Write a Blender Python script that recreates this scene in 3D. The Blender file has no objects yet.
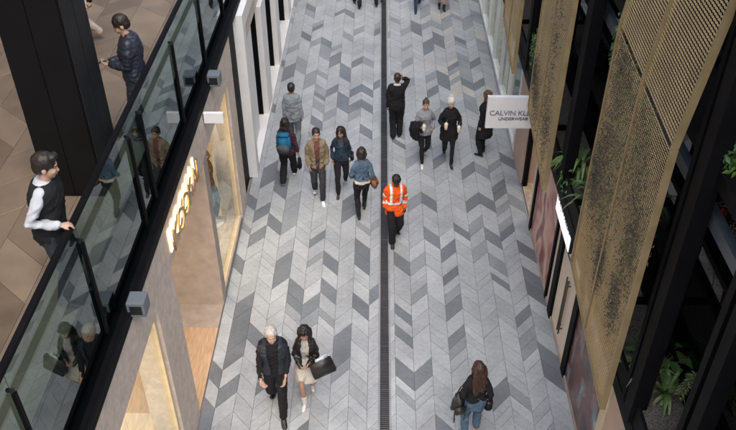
import bpy, bmesh, math, random
import numpy as np
from mathutils import Vector, Matrix
R_ = math.radians
random.seed(7)
scene = bpy.context.scene
COL = scene.collection

# ------------------------------------------------------------------ camera, sky, sun, exposure
W0, H0, FPX, CAMH = 736.0, 430.0, 811.0, 10.8
PITCH, YAW = R_(38.07), math.atan(15 / 1030.0)
cd = bpy.data.cameras.new('camera'); cam = bpy.data.objects.new('camera', cd); COL.objects.link(cam)
cd.sensor_width = 36.0; cd.lens = 36.0 * FPX / W0; cd.clip_end = 500; cd.clip_start = 0.05
cam.location = (0, 0, CAMH); cam.rotation_euler = (R_(90) - PITCH, 0, YAW)
scene.camera = cam

SUN_EL, SUN_AZ = 60.0, 165.0          # elevation; azimuth from +Y towards +X (veiled sun behind the camera)
world = bpy.data.worlds.new('World'); scene.world = world; world.use_nodes = True
wn = world.node_tree
sky = wn.nodes.new('ShaderNodeTexSky'); sky.sky_type = 'NISHITA'; sky.sun_disc = False
sky.sun_elevation = R_(SUN_EL); sky.sun_rotation = R_(SUN_AZ); sky.dust_density = 4.0; sky.air_density = 1.0; sky.ozone_density = 0.6
wn.links.new(sky.outputs[0], wn.nodes['Background'].inputs[0]); wn.nodes['Background'].inputs[1].default_value = 0.15
sl = bpy.data.lights.new('sun', 'SUN'); sl.energy = 1.0; sl.angle = R_(70); sl.color = (1.0, 0.985, 0.96)
sun = bpy.data.objects.new('sun', sl); COL.objects.link(sun)
sdir = Vector((math.sin(R_(SUN_AZ)) * math.cos(R_(SUN_EL)), math.cos(R_(SUN_AZ)) * math.cos(R_(SUN_EL)), math.sin(R_(SUN_EL))))
sun.rotation_euler = sdir.to_track_quat('Z', 'Y').to_euler(); sun.location = (0, 10, 30)
vs = scene.view_settings
vs.view_transform = 'Standard'; vs.look = 'None'; vs.gamma = 1.0; vs.use_curve_mapping = False; vs.exposure = 1.0
scene.cycles.max_bounces = 8; scene.cycles.transparent_max_bounces = 16
scene.cycles.caustics_reflective = False; scene.cycles.caustics_refractive = False

# ------------------------------------------------------------------ photo pixel -> point
_fw = Vector((-math.sin(YAW) * math.cos(PITCH), math.cos(YAW) * math.cos(PITCH), -math.sin(PITCH)))
_rt = Vector((math.cos(YAW), math.sin(YAW), 0)); _up = _rt.cross(_fw)
def pix(x, y, z=0.0):
    d = _fw * FPX + _rt * (x - W0 / 2) - _up * (y - H0 / 2)
    return Vector((0, 0, CAMH)) + d * ((z - CAMH) / d.z)

# ------------------------------------------------------------------ materials
def mat(name, col, rough=0.6, metal=0.0, var=0.0, vscale=8.0, bump=0.0, bscale=60.0, stretch=(1, 1, 1), spec=0.5, rnd=0.0, dirt=0.0, col2=None, speck=0.0, coat=0.0):
    m = bpy.data.materials.new(name); m.use_nodes = True; nt = m.node_tree; b = nt.nodes['Principled BSDF']
    b.inputs['Base Color'].default_value = (*col, 1); b.inputs['Roughness'].default_value = rough
    b.inputs['Metallic'].default_value = metal; b.inputs['Specular IOR Level'].default_value = spec
    if coat: b.inputs['Coat Weight'].default_value = coat
    g = nt.nodes.new('ShaderNodeNewGeometry'); mp = nt.nodes.new('ShaderNodeMapping'); mp.inputs['Scale'].default_value = stretch
    nt.links.new(g.outputs['Position'], mp.inputs['Vector'])
    cur = None
    def rgb(c):
        n = nt.nodes.new('ShaderNodeRGB'); n.outputs[0].default_value = (*c, 1); return n.outputs[0]
    def mul(a, fac_socket, lo, hi):
        mr = nt.nodes.new('ShaderNodeMapRange'); mr.inputs['From Min'].default_value = 0.3; mr.inputs['From Max'].default_value = 0.7
        mr.inputs['To Min'].default_value = lo; mr.inputs['To Max'].default_value = hi; nt.links.new(fac_socket, mr.inputs['Value'])
        mx = nt.nodes.new('ShaderNodeMix'); mx.data_type = 'RGBA'; mx.blend_type = 'MULTIPLY'; mx.inputs[0].default_value = 1
        nt.links.new(a, mx.inputs[6]); cb = nt.nodes.new('ShaderNodeCombineColor')
        for i in range(3): nt.links.new(mr.outputs[0], cb.inputs[i])
        nt.links.new(cb.outputs[0], mx.inputs[7]); return mx.outputs[2]
    def noise(sc, det=4):
        n = nt.nodes.new('ShaderNodeTexNoise'); n.inputs['Scale'].default_value = sc; n.inputs['Detail'].default_value = det
        nt.links.new(mp.outputs[0], n.inputs['Vector']); return n.outputs['Fac']
    if var or col2 or speck or rnd or dirt:
        cur = rgb(col)
        if col2:
            mr = nt.nodes.new('ShaderNodeMapRange'); mr.inputs['From Min'].default_value = 0.42; mr.inputs['From Max'].default_value = 0.58
            nt.links.new(noise(vscale, 6), mr.inputs['Value'])
            mx = nt.nodes.new('ShaderNodeMix'); mx.data_type = 'RGBA'; nt.links.new(mr.outputs[0], mx.inputs[0])
            nt.links.new(cur, mx.inputs[6]); nt.links.new(rgb(col2), mx.inputs[7]); cur = mx.outputs[2]
        if var: cur = mul(cur, noise(vscale), 1 - var, 1 + var)
        if speck: cur = mul(mul(cur, noise(170, 2), 1 - speck, 1 + speck), noise(75, 3), 1 - speck * .6, 1 + speck * .6)
        if dirt:
            cur = mul(cur, noise(14, 6), 1 - dirt * .5, 1 + dirt * .5)
            n_ = nt.nodes.new('ShaderNodeTexNoise'); n_.inputs['Scale'].default_value = 0.9; n_.inputs['Detail'].default_value = 5; n_.inputs['Distortion'].default_value = .6; nt.links.new(mp.outputs[0], n_.inputs['Vector'])
            cur = mul(cur, n_.outputs['Fac'], 1 - dirt * 1.2, 1.0)
        if rnd:
            oi = nt.nodes.new('ShaderNodeObjectInfo'); cur = mul(cur, oi.outputs['Random'], 1 - rnd, 1 + rnd)
        nt.links.new(cur, b.inputs['Base Color'])
        rr = nt.nodes.new('ShaderNodeMapRange'); rr.inputs['To Min'].default_value = max(0.02, rough - 0.1); rr.inputs['To Max'].default_value = min(1, rough + 0.1)
        nt.links.new(noise(vscale * 2), rr.inputs['Value']); nt.links.new(rr.outputs[0], b.inputs['Roughness'])
    if bump:
        bp = nt.nodes.new('ShaderNodeBump'); bp.inputs['Strength'].default_value = bump; bp.inputs['Distance'].default_value = 0.004
        nt.links.new(noise(bscale, 5), bp.inputs['Height']); nt.links.new(bp.outputs[0], b.inputs['Normal'])
    return m

def emit(name, col, strength):
    m = bpy.data.materials.new(name); m.use_nodes = True; b = m.node_tree.nodes['Principled BSDF']
    b.inputs['Base Color'].default_value = (*col, 1); b.inputs['Emission Color'].default_value = (*col, 1); b.inputs['Emission Strength'].default_value = strength
    return m

def glass(name, tint, ior=1.5, rough=0.0):
    m = bpy.data.materials.new(name); m.use_nodes = True; nt = m.node_tree; nt.nodes.remove(nt.nodes['Principled BSDF'])
    t = nt.nodes.new('ShaderNodeBsdfTransparent'); t.inputs[0].default_value = (*tint, 1)
    gl = nt.nodes.new('ShaderNodeBsdfGlossy'); gl.inputs['Roughness'].default_value = rough; gl.inputs[0].default_value = (0.90, 0.99, 1.0, 1)
    fr = nt.nodes.new('ShaderNodeFresnel'); fr.inputs[0].default_value = ior
    ge = nt.nodes.new('ShaderNodeNewGeometry'); ml = nt.nodes.new('ShaderNodeMath'); ml.operation = 'SUBTRACT'; ml.inputs[0].default_value = 1
    nt.links.new(ge.outputs['Backfacing'], ml.inputs[1]); m2 = nt.nodes.new('ShaderNodeMath'); m2.operation = 'MULTIPLY'
    nt.links.new(fr.outputs[0], m2.inputs[0]); nt.links.new(ml.outputs[0], m2.inputs[1])
    mx = nt.nodes.new('ShaderNodeMixShader'); nt.links.new(m2.outputs[0], mx.inputs[0]); nt.links.new(t.outputs[0], mx.inputs[1]); nt.links.new(gl.outputs[0], mx.inputs[2])
    nt.links.new(mx.outputs[0], nt.nodes['Material Output'].inputs['Surface']); return m

M = {}
M['grout'] = mat('grout', (0.17, 0.175, 0.18), 0.9, var=0.25, vscale=3)
GR = dict(var=0.06, vscale=3, speck=0.22, bump=0.25, bscale=120, rnd=0.06, dirt=0.2)
M['tile0'] = mat('granite_light', (0.40, 0.43, 0.455), 0.5, **GR)
M['tile1'] = mat('granite_pale', (0.365, 0.393, 0.418), 0.52, **GR)
M['tile2'] = mat('granite_mid', (0.26, 0.285, 0.31), 0.5, **GR)
M['tile3'] = mat('granite_dark', (0.17, 0.19, 0.21), 0.48, **GR)
M['tile4'] = mat('granite_warm', (0.44, 0.43, 0.41), 0.52, **GR)
M['tan0'] = mat('sandstone', (0.185, 0.14, 0.100), 0.4, var=0.18, vscale=2.2, speck=0.1, bump=0.15, rnd=0.10)
M['tan1'] = mat('sandstone_dark', (0.145, 0.108, 0.076), 0.4, var=0.18, vscale=2.2, speck=0.1, bump=0.15, rnd=0.10)
M['tangrout'] = mat('floor_grout', (0.10, 0.08, 0.06), 0.9, var=0.2)
M['black'] = mat('black_steel', (0.006, 0.006, 0.007), 0.55, spec=0.06, var=0.2, vscale=3, bump=0.05)
M['blackgloss'] = mat('black_panel', (0.004, 0.004, 0.0045), 0.4, spec=0.2, var=0.2, vscale=2)
M['charcoal'] = mat('charcoal_metal', (0.014, 0.015, 0.017), 0.5, spec=0.3, var=0.2, vscale=4)
M['greybox'] = mat('grey_paint', (0.13, 0.15, 0.17), 0.45, var=0.08)
M['bluesteel'] = mat('grey_steel', (0.09, 0.11, 0.125), 0.4, var=0.15)
M['stone'] = mat('travertine', (0.60, 0.52, 0.45), 0.55, var=0.12, vscale=7, bump=0.3, bscale=30, speck=0.08, dirt=0.10)
M['stonedark'] = mat('travertine_brown', (0.33, 0.28, 0.245), 0.5, var=0.16, vscale=5, bump=0.3, bscale=30, speck=0.05)
M['gold'] = mat('gold_frame', (0.58, 0.47, 0.32), 0.45, metal=0.0, var=0.1)
M['white'] = mat('white_paint', (0.72, 0.73, 0.74), 0.45, var=0.05, vscale=3)
M['cream'] = mat('cream_plaster', (0.62, 0.54, 0.44), 0.7, var=0.05, vscale=2)
M['beige'] = mat('beige_board', (0.60, 0.53, 0.46), 0.6, var=0.05, vscale=2)
M['pink'] = mat('pink_board', (0.50, 0.36, 0.29), 0.6, var=0.05, vscale=2)
M['wood'] = mat('pale_wood', (0.60, 0.51, 0.41), 0.35, var=0.16, vscale=4, stretch=(6, 1, 1))
M['oak'] = mat('orange_oak', (0.46, 0.32, 0.21), 0.32, var=0.2, vscale=4, stretch=(8, 1, 1))
M['red'] = mat('dark_red', (0.16, 0.02, 0.02), 0.5, var=0.1)
M['marble'] = mat('cream_marble', (0.62, 0.55, 0.46), 0.3, col2=(0.42, 0.33, 0.25), vscale=5, var=0.1)
M['drain'] = mat('drain_metal', (0.035, 0.036, 0.039), 0.55, metal=0.2, var=0.3, vscale=4, bump=0.2)
M['drainedge'] = mat('drain_edge', (0.30, 0.31, 0.32), 0.4, var=0.15, vscale=3)
M['mesh'] = mat('gold_mesh', (0.56, 0.42, 0.22), 0.5, metal=0.3, var=0.14, vscale=2.5)
M['meshframe'] = mat('gold_frame_bar', (0.36, 0.27, 0.14), 0.45, metal=0.4, var=0.15, vscale=4)
M['soil'] = mat('gravel', (0.16, 0.15, 0.13), 0.9, col2=(0.05, 0.045, 0.04), vscale=60, bump=1.0, bscale=90)
M['asphalt'] = mat('concrete', (0.22, 0.22, 0.22), 0.8, var=0.15)
M['ceil'] = mat('ceiling_paint', (0.25, 0.23, 0.2), 0.8, var=0.05)
M['lamp_warm'] = emit('lamp_warm', (1.0, 0.84, 0.64), 22.0)
M['halo'] = emit('halo_light', (1.0, 0.72, 0.40), 1.8)
M['brass'] = mat('brass_letter', (0.55, 0.38, 0.16), 0.3, metal=0.8)
M['lightbox'] = emit('lightbox', (0.92, 0.95, 1.0), 0.4)
M['ink'] = mat('ink', (0.02, 0.022, 0.03), 0.6)
M['glass_rail'] = glass('balustrade_glass', (0.52, 0.64, 0.63), 1.9)
M['glass_shop'] = glass('shop_glass', (0.93, 0.95, 0.93), 1.35)
M['glass_pale'] = glass('pale_glass', (0.80, 0.86, 0.85), 1.6)
M['darkglass'] = mat('tinted_glass', (0.003, 0.004, 0.004), 0.03, spec=0.2)
for i, c in enumerate([(0.08, 0.16, 0.035), (0.05, 0.11, 0.03), (0.11, 0.18, 0.05), (0.17, 0.21, 0.09)]):
    M['leaf%d' % i] = mat('leaf_%d' % i, c, 0.45, var=0.2, vscale=20)
M['vine0'] = mat('vine_olive', (0.115, 0.115, 0.06), 0.7, var=0.3, vscale=15)
M['vine1'] = mat('vine_brown', (0.09, 0.07, 0.06), 0.7, var=0.3, vscale=15)
M['stem'] = mat('stem', (0.07, 0.055, 0.035), 0.6)

# ------------------------------------------------------------------ object helpers
def tag(o, label=None, cat=None, group=None, kind=None):
    if label: o['label'] = label
    if cat: o['category'] = cat
    if group: o['group'] = group
    if kind: o['kind'] = kind
    return o
def empty(name, loc=(0, 0, 0), rz=0.0, **kw):
    o = bpy.data.objects.new(name, None); COL.objects.link(o); o.location = loc; o.rotation_euler = (0, 0, rz); o.empty_display_size = 0.2
    return tag(o, **kw)
def link(name, me, parent=None, **kw):
    o = bpy.data.objects.new(name, me); COL.objects.link(o)
    if parent: o.parent = parent
    return tag(o, **kw)
class MB:
    def __init__(s): s.v, s.f, s.mi = [], [], []
    def add(s, v, f, mi=0):
        o = len(s.v); s.v += [tuple(p) for p in v]; s.f += [tuple(i + o for i in q) for q in f]; s.mi += [mi] * len(f); return s
    def box(s, x0, x1, y0, y1, z0, z1, mi=0):
        v = [(x, y, z) for x in (x0, x1) for y in (y0, y1) for z in (z0, z1)]
        return s.add(v, [(0, 1, 3, 2), (4, 6, 7, 5), (0, 4, 5, 1), (2, 3, 7, 6), (0, 2, 6, 4), (1, 5, 7, 3)], mi)
    def tube(s, pts, rad, n=8, mi=0):
        pts = [Vector(p) for p in pts]; rad = rad if isinstance(rad, (list, tuple)) else [rad] * len(pts)
        v, f = [], []
        for i, p in enumerate(pts):
            t = (pts[min(i + 1, len(pts) - 1)] - pts[max(i - 1, 0)]).normalized()
            a = t.orthogonal().normalized() if i == 0 else (pa - t * pa.dot(t)).normalized()
            pa = a; b = t.cross(a)
            v += [p + (a * math.cos(2 * math.pi * k / n) + b * math.sin(2 * math.pi * k / n)) * rad[i] for k in range(n)]
        for i in range(len(pts) - 1):
            for k in range(n): f.append((i * n + k, i * n + (k + 1) % n, (i + 1) * n + (k + 1) % n, (i + 1) * n + k))
        f.append(tuple(range(n))[::-1]); f.append(tuple(range((len(pts) - 1) * n, len(pts) * n)))
        return s.add(v, f, mi)
    def mesh(s, name, mats):
        me = bpy.data.meshes.new(name); me.from_pydata(s.v, [], s.f)
        for m in (mats if isinstance(mats, (list, tuple)) else [mats]): me.materials.append(M[m] if isinstance(m, str) else m)
        me.polygons.foreach_set('material_index', s.mi); me.update(); return me
    def build(s, name, mats, parent=None, bevel=0.0, smooth=False, **kw):
        me = s.mesh(name, mats)
        bm = bmesh.new(); bm.from_mesh(me)
        if bevel: bmesh.ops.bevel(bm, geom=bm.edges[:], offset=bevel, segments=2, affect='EDGES', profile=0.7)
        bmesh.ops.recalc_face_normals(bm, faces=bm.faces); bm.to_mesh(me); bm.free()
        if smooth: me.shade_smooth()
        return link(name, me, parent, **kw)
def box(name, m, parent, x0, x1, y0, y1, z0, z1, bevel=0.0, **kw):
    return MB().box(x0, x1, y0, y1, z0, z1).build(name, m, parent, bevel, **kw)
def text_mesh(name, body, size, depth, m, align='LEFT', spacing=1.0, offset=0.0):
    c = bpy.data.curves.new(name, 'FONT'); c.body = body; c.size = size; c.extrude = depth; c.align_x = align; c.space_character = spacing; c.offset = offset
    o = bpy.data.objects.new(name, c); COL.objects.link(o); dg = bpy.context.evaluated_depsgraph_get()
    me = bpy.data.meshes.new_from_object(o.evaluated_get(dg)); bpy.data.objects.remove(o); bpy.data.curves.remove(c)
    me.materials.clear(); me.materials.append(M[m]); me.name = name
    return me

def letters(body, size, depth, m, parent, loc, rotm, align='LEFT', spacing=1.0):      # every character a mesh of its own
    me = text_mesh('letter', body, size, depth, m, align, spacing); me.transform(rotm); bm = bmesh.new(); bm.from_mesh(me); seen = set()
    for f0 in bm.faces:
        if f0.index in seen: continue
        st, isl = [f0], []; seen.add(f0.index)
        while st:
            f = st.pop(); isl.append(f)
            for v in f.verts:
                for g_ in v.link_faces:
                    if g_.index not in seen: seen.add(g_.index); st.append(g_)
        mb = MB(); ids = {}
        for f in isl:
            for v in f.verts: ids.setdefault(v.index, len(ids))
        vs_ = [None] * len(ids)
        bm.verts.ensure_lookup_table()
        for i, j in ids.items(): vs_[j] = tuple(bm.verts[i].co)
        mb.add(vs_, [tuple(ids[v.index] for v in f.verts) for f in isl]); o = link('letter', mb.mesh('letter', m), parent); o.location = loc
    bm.free(); bpy.data.meshes.remove(me)

# ------------------------------------------------------------------ ground and paving
XL, XR = -2.87, 3.25
gm = MB(); gm.add([(-150, -150, -0.06), (150, -150, -0.06), (150, 250, -0.06), (-150, 250, -0.06)], [(0, 1, 2, 3)])
gm.build('ground', 'asphalt', kind='structure')
lane = box('lane_paving', 'grout', None, XL - 0.02, XR + 0.02, -12, 60, -0.05, -0.012, kind='structure')

DARK = [(446,257),(448,278),(450,304),(497,282),(524,247),(529,276),(534,298),(521,321),(506,238),(403,268),(403,312),(459,232),(428,232),
 (321,240),(323,257),(336,262),(367,248),(367,267),(316,297),(333,297),(298,308),(301,287),(286,277),(366,316),(347,340),(377,286),(453,341),(400,310),(400,333),
 (230,341),(244,311),(237,350),(258,343),(235,380),(216,368),(209,410),(327,297),(398,373),(419,382),(454,350),(500,403),(518,401),(438,424),(267,382),(308,424),(537,341),
 (543,346),(548,367),(253,203),(266,210),(247,229),(261,237),(277,228),(237,268),(284,187),(295,208),(355,208),(343,204),(410,158),(320,237),(299,195),
 (284,76),(336,87),(347,74),(324,99),(341,101),(359,104),(372,108),(372,97),(308,35),(320,25),(335,55),(338,58),(342,74),(361,62),(305,65),(289,76),(273,108),(313,120),(428,42),(440,39),(458,39),(460,71),(368,136),(349,16),
 (428,91),(441,85),(451,84),(451,65),(462,84),(477,86),(374,88),(401,147),(466,172),(437,165),(507,163),(493,170),(498,183),(500,192),(484,202),(489,230),(505,237),(522,245),(530,273),(513,200),(510,196),(425,140),(415,205),(434,205),(470,210)]
DARKP = [pix(x, y) for x, y in DARK]
def columns(bounds):                                   # list of (x, offset) -> consecutive pairs
    return [(bounds[i][0], bounds[i][1], bounds[i + 1][0], bounds[i + 1][1]) for i in range(len(bounds) - 1)]
AMP = 0.35
lb = [(0.045, AMP * 0.59)]                             # left half: valley at -0.14, apex one column on
k = 0
while True:
    x = -0.14 - 0.315 * k; off = 0.0 if k % 2 == 0 else AMP
    if x < XL:
        px, po = lb[-1]; t = (px - XL) / (px - x); lb.append((XL, po + (off - po) * t)); break
    lb.append((x, off)); k += 1
lb = lb[::-1]
rb = [(0.255, AMP * 0.72), (0.34, AMP)]
k = 1
while True:
    x = 0.34 + 0.32 * k; off = AMP if k % 2 == 0 else 0.0
    if x > XR - 0.001:
        px, po = rb[-1]; t = (XR - px) / (x - px); rb.append((XR, po + (off - po) * t)); break
    rb.append((x, off)); k += 1
def split_columns(cols, y0, y1, ybase, module, splits, rng):
    out = []
    for (xa, oa, xb, ob) in cols:
        n0 = math.floor((y0 - ybase) / module); n1 = math.ceil((y1 - ybase) / module)
        for n in range(n0, n1):
            s = ybase + n * module
            for L in rng.choice(splits): out.append((xa, oa, xb, ob, s, L)); s += L
    return out
rng = random.Random(11)
TL = split_columns(columns(lb) + columns(rb), -8, 40, 11.02 - 1.64 * 9, 1.64, [[.41]*4, [.41, .82, .41], [.82, .41, .41], [.41, .41, .41, .41], [.273]*6, [.273, .273, .274, .41, .41], [.41, .205, .205, .41, .41], [.41, .41, .205, .205, .41]], rng)
def tile_quad(t, gap):
    xa, oa, xb, ob, s, L = t
    return [(xa + gap, s + oa + gap), (xb - gap, s + ob + gap), (xb - gap, s + ob + L - gap), (xa + gap, s + oa + L - gap)]
def tile_mb(q, cx, cy, th, z=0.0, mb=None, mi=0, ch=0.004):
    mb = mb or MB(); c = [(x - cx, y - cy) for x, y in q]; mx = sum(p[0] for p in c) / 4; my = sum(p[1] for p in c) / 4
    ins = [(x + (mx - x) * ch * 4, y + (my - y) * ch * 4) for x, y in c]
    v = [(x, y, z - th) for x, y in c] + [(x, y, z - ch * 0.7) for x, y in c] + [(x, y, z) for x, y in ins]
    f = [(8, 9, 10, 11)]
    for i in range(4):
        j = (i + 1) % 4; f += [(i, j, 4 + j, 4 + i), (4 + i, 4 + j, 8 + j, 8 + i)]
    return mb.add(v, f, mi)
TM = ['tile0', 'tile1', 'tile2', 'tile3', 'tile4']
def tone(t):
    q = tile_quad(t, 0); xa, oa, xb, ob, s, L = t
    for p in DARKP:
        if xa < p.x < xb:
            u = (p.x - xa) / (xb - xa); y = s + oa + (ob - oa) * u
            if y < p.y < y + L: return 3 if rng.random() < 0.8 else 2
    r = rng.random(); far = s > 17.5
    if r < (0.035 if far else 0.008): return 3
    if r < (0.15 if far else 0.07): return 2
    if r < 0.55: return 1
    return 4 if (xa > 1.2 and far and r > 0.72) else 0
tiles = [(t, tone(t)) for t in TL]
vis = sorted([i for i, (t, c) in enumerate(tiles) if t[4] + t[5] > 7.95], key=lambda i: tiles[i][0][4])
single = set(vis[:300]); cache = {}; rest = MB()
for i, (t, c) in enumerate(tiles):
    q = tile_quad(t, 0.0028); dz = rng.uniform(-0.0015, 0.0015)
    if i in single:
        cx = (t[0] + t[2]) / 2; cy = t[4] + (t[1] + t[3]) / 2 + t[5] / 2
        key = (round(t[2] - t[0], 4), round(t[3] - t[1], 4), round(t[5], 3), c)
        if key not in cache: cache[key] = tile_mb(q, cx, cy, 0.03).mesh('paving_stone', TM[c])
        o = link('paving_stone', cache[key], lane); o.location = (cx, cy, dz)
    else: tile_mb(q, 0, 0, 0.03, dz, rest, c)
rest.build('paving_stones', TM, lane, kind='stuff')
# drain channel
dr = empty('drain_channel', (0.15, 10, 0), label='dark slotted metal drain running down the middle of the lane paving', cat='drain')
MB().box(-0.102, -0.078, -18, 30, -0.03, 0.001).build('edge_strip', 'drainedge', dr)
MB().box(0.078, 0.102, -18, 30, -0.03, 0.001).build('edge_strip', 'drainedge', dr)
g = MB().box(-0.077, 0.077, 0, 0.985, -0.03, -0.022)
for k in range(24): g.box(-0.072, 0.072, 0.005 + k * 0.041, 0.031 + k * 0.041, -0.021, -0.003)
g.box(-0.0765, -0.0725, 0, 0.985, -0.021, -0.002).box(0.0725, 0.0765, 0, 0.985, -0.021, -0.002)
gme = g.mesh('grate', 'drain')
for k in range(-12, 30):
    o = link('grate', gme, dr); o.location = (0, k * 0.99, 0)

# ------------------------------------------------------------------ left building: shop, fascia, piers, upper floor
FLZ = 4.7
shop = empty('shop_building', (XL, 9, 0), label='stone clad clothes shop below the glass balustrade with warm lit windows', cat='shop')
def S(name, m, x0, x1, y0, y1, z0, z1, bevel=0.0, parent=None):
    return box(name, m, parent or shop, x0 - XL, x1 - XL, y0 - 9, y1 - 9, z0, z1, bevel)
ys = [-6, -2.4, 0.3, 3.0, 5.3, 7.7, 10.1, 12.4, 14.25]
for a, b in zip(ys, ys[1:]): S('fascia_panel', 'stone', XL - 0.30, XL, a + 0.003, b - 0.003, 3.27, 3.97, 0.004)
S('soffit', 'cream', XL - 0.9, XL - 0.302, -6, 14.25, 3.275, 3.33)
S('slab', 'charcoal', XL - 9, XL - 0.305, -6, 15.1, 3.6, FLZ - 0.06)
S('pier', 'stone', XL - 0.45, XL - 0.004, 7.56, 8.44, 0, 3.268, 0.006)
S('pier', 'stonedark', XL - 1.9, XL - 0.006, 11.0, 11.28, 0, 3.266, 0.006)
S('pier', 'stone', XL - 0.45, XL - 0.005, 13.62, 14.25, 0, 3.267, 0.006)
S('pier', 'stone', XL - 0.45, XL - 0.004, 0.8, 1.6, 0, 3.268, 0.006)
S('black_reveal', 'black', XL - 0.5, XL - 0.06, 14.252, 15.1, 0, 3.97)
S('threshold', 'stonedark', XL - 1.9, XL - 0.025, 10.4, 10.998, -0.02, 0.006)
S('entry_floor', 'oak', XL - 1.9, XL - 0.025, 8.44, 10.398, -0.02, 0.004)
S('shop_floor', 'wood', XL - 6, XL - 0.03, -6, 8.43, -0.02, 0.02)
S('shop_floor', 'wood', XL - 6, XL - 1.905, 8.44, 11.28, -0.02, 0.005)
S('display_floor', 'wood', XL - 6, XL - 0.03, 11.285, 13.615, -0.02, 0.10); S('display_floor', 'wood', XL - 6, XL - 0.455, 13.616, 14.6, -0.02, 0.10)
for k in range(9): S('floor_joint', 'stonedark', XL - 6, XL - 0.032, 11.29 + k * 0.26, 11.296 + k * 0.26, 0.0995, 0.1012)
S('back_wall', 'cream', XL - 6.1, XL - 6, -6, 14.8, 0, 3.3)
S('side_wall', 'cream', XL - 5.999, XL - 0.505, 14.601, 14.8, 0, 3.27)
S('shop_ceiling', 'cream', XL - 6, XL - 0.902, -6, 14.8, 3.28, 3.34)
for (x, y) in [(-1.5, 12.4), (-3.2, 12.4), (-3.2, 9.7), (-1.5, 6.3), (-3.2, 6.3), (-1.5, 4.0), (-3.2, 4.0)]:
    S('ceiling_light', 'lamp_warm', XL + x - 0.25, XL + x + 0.25, y - 0.5, y + 0.5, 3.235, 3.27)
def shop_window(y0, y1, n):
    fr = MB()
    for (ya, yb, za, zb) in ((y0, y0 + 0.07, 0.0, 3.264), (y1 - 0.07, y1, 0.0, 3.264), (y0 + 0.0701, y1 - 0.0701, 3.19, 3.263)): fr.box(-0.14, -0.05, ya - 9, yb - 9, za, zb)
    w = fr.build('window', 'gold', shop)
    S('window_sill', 'gold', XL - 0.16, XL - 0.045, y0 + 0.071, y1 - 0.071, 0.0, 0.14, 0, w)
    L = (y1 - y0 - 0.142) / n
    for k in range(n):
        S('pane', 'glass_shop', XL - 0.10, XL - 0.088, y0 + 0.071 + k * L + 0.002, y0 + 0.071 + (k + 1) * L - 0.002, 0.141, 3.189, 0, w)
shop_window(11.285, 13.615, 2); shop_window(1.61, 7.555, 4)
# clothes rail islands inside (soft shapes seen through glass)
S('display_plinth', 'white', XL - 2.2, XL - 1.2, 4.6, 5.6, 0.021, 0.5, 0.01)
S('display_plinth', 'cream', XL - 3.4, XL - 2.7, 6.0, 6.9, 0.021, 0.8, 0.01)
# lit letters
sg = empty('shop_sign', (XL, 9.4, 3.62), label='halo lit gold letters KOOKAI on the stone fascia', cat='sign')
y = 8.50
for ch, w in zip('KOOKAI', (0.33, 0.36, 0.36, 0.33, 0.34, 0.16)):
    rot = Matrix(((0, 0, 1), (1, 0, 0), (0, 1, 0))).to_4x4()
    for nm, m, off, dx, dep in (('letter', 'brass', 0.0, 0.075, 0.012), ('letter_glow', 'halo', 0.018, 0.016, 0.006)):
        me = text_mesh(nm, ch, 0.50, dep, m, offset=off); me.transform(rot)
        o = link(nm, me, sg); o.location = (dx, y - 9.4, -0.17)
    y += w
# balustrade
bal = empty('glass_balustrade', (-3.0, 9, 4.0), label='tall frameless glass balustrade with black top rail along the upper walkway', cat='balustrade')
def B(name, m, x0, x1, y0, y1, z0, z1, bevel=0.0): return box(name, m, bal, x0 + 3.0, x1 + 3.0, y0 - 9, y1 - 9, z0 - 4, z1 - 4, bevel)
B('ledge', 'black', -3.17, XL + 0.012, -6, 30, 3.975, 4.03, 0.004)
B('kerb_strip', 'black', XL - 0.03, XL + 0.010, -6, 30, 4.031, 4.10, 0.004)
B('top_rail', 'black', -3.035, -2.975, -6, 30, 5.78, 5.83, 0.006)
B('slab_edge', 'charcoal', -3.20, -3.16, -6, 30, 4.031, FLZ - 0.004)
GY = [8.14 - 1.92 * k for k in range(7, -1, -1)] + [8.70 + 1.94 * k for k in range(11)]
for a, b in zip(GY, GY[1:]): B('pane', 'glass_rail', -3.007, -2.993, a + 0.004, b - 0.004, 4.05, 5.779)
for gy in GY: B('post', 'black', -2.988, -2.955, gy - 0.024, gy + 0.024, 4.25, 5.54, 0.003); B('clip', 'charcoal', -3.03, -2.96, gy - 0.012, gy + 0.012, 5.56, 5.59)
# upper floor and its stone
uf = box('upper_floor', 'tangrout', None, -16, -3.16, -6, 34, FLZ - 0.055, FLZ - 0.012, kind='structure')
rng2 = random.Random(5); bx = []
for k in range(22): bx.append((-3.165 - 0.60 * k, 0.0 if k % 2 else 0.5))
TF = split_columns(columns(bx[::-1]), -5, 32, 0.2, 2.4, [[1.2, 1.2], [.8, .8, .8], [1.2, .6, .6]], rng2); c2 = {}
farf = MB()
for t in TF:
    q = tile_quad(t, 0.0025); c = 0 if rng2.random() < 0.7 else 1
    cx = (t[0] + t[2]) / 2; cy = t[4] + (t[1] + t[3]) / 2 + t[5] / 2
    if -9.6 < cx and 4.0 < cy < 19:
        key = (round(t[3] - t[1], 3), round(t[5], 3), c)
        if key not in c2: c2[key] = tile_mb(q, cx, cy, 0.03).mesh('floor_stone', ('tan0', 'tan1')[c])
        o = link('floor_stone', c2[key], uf); o.location = (cx, cy, FLZ + rng2.uniform(-.001, .001))
    else: tile_mb(q, 0, 0, 0.03, FLZ, farf, c)
farf.build('floor_stones', ['tan0', 'tan1'], uf, kind='stuff')
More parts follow.
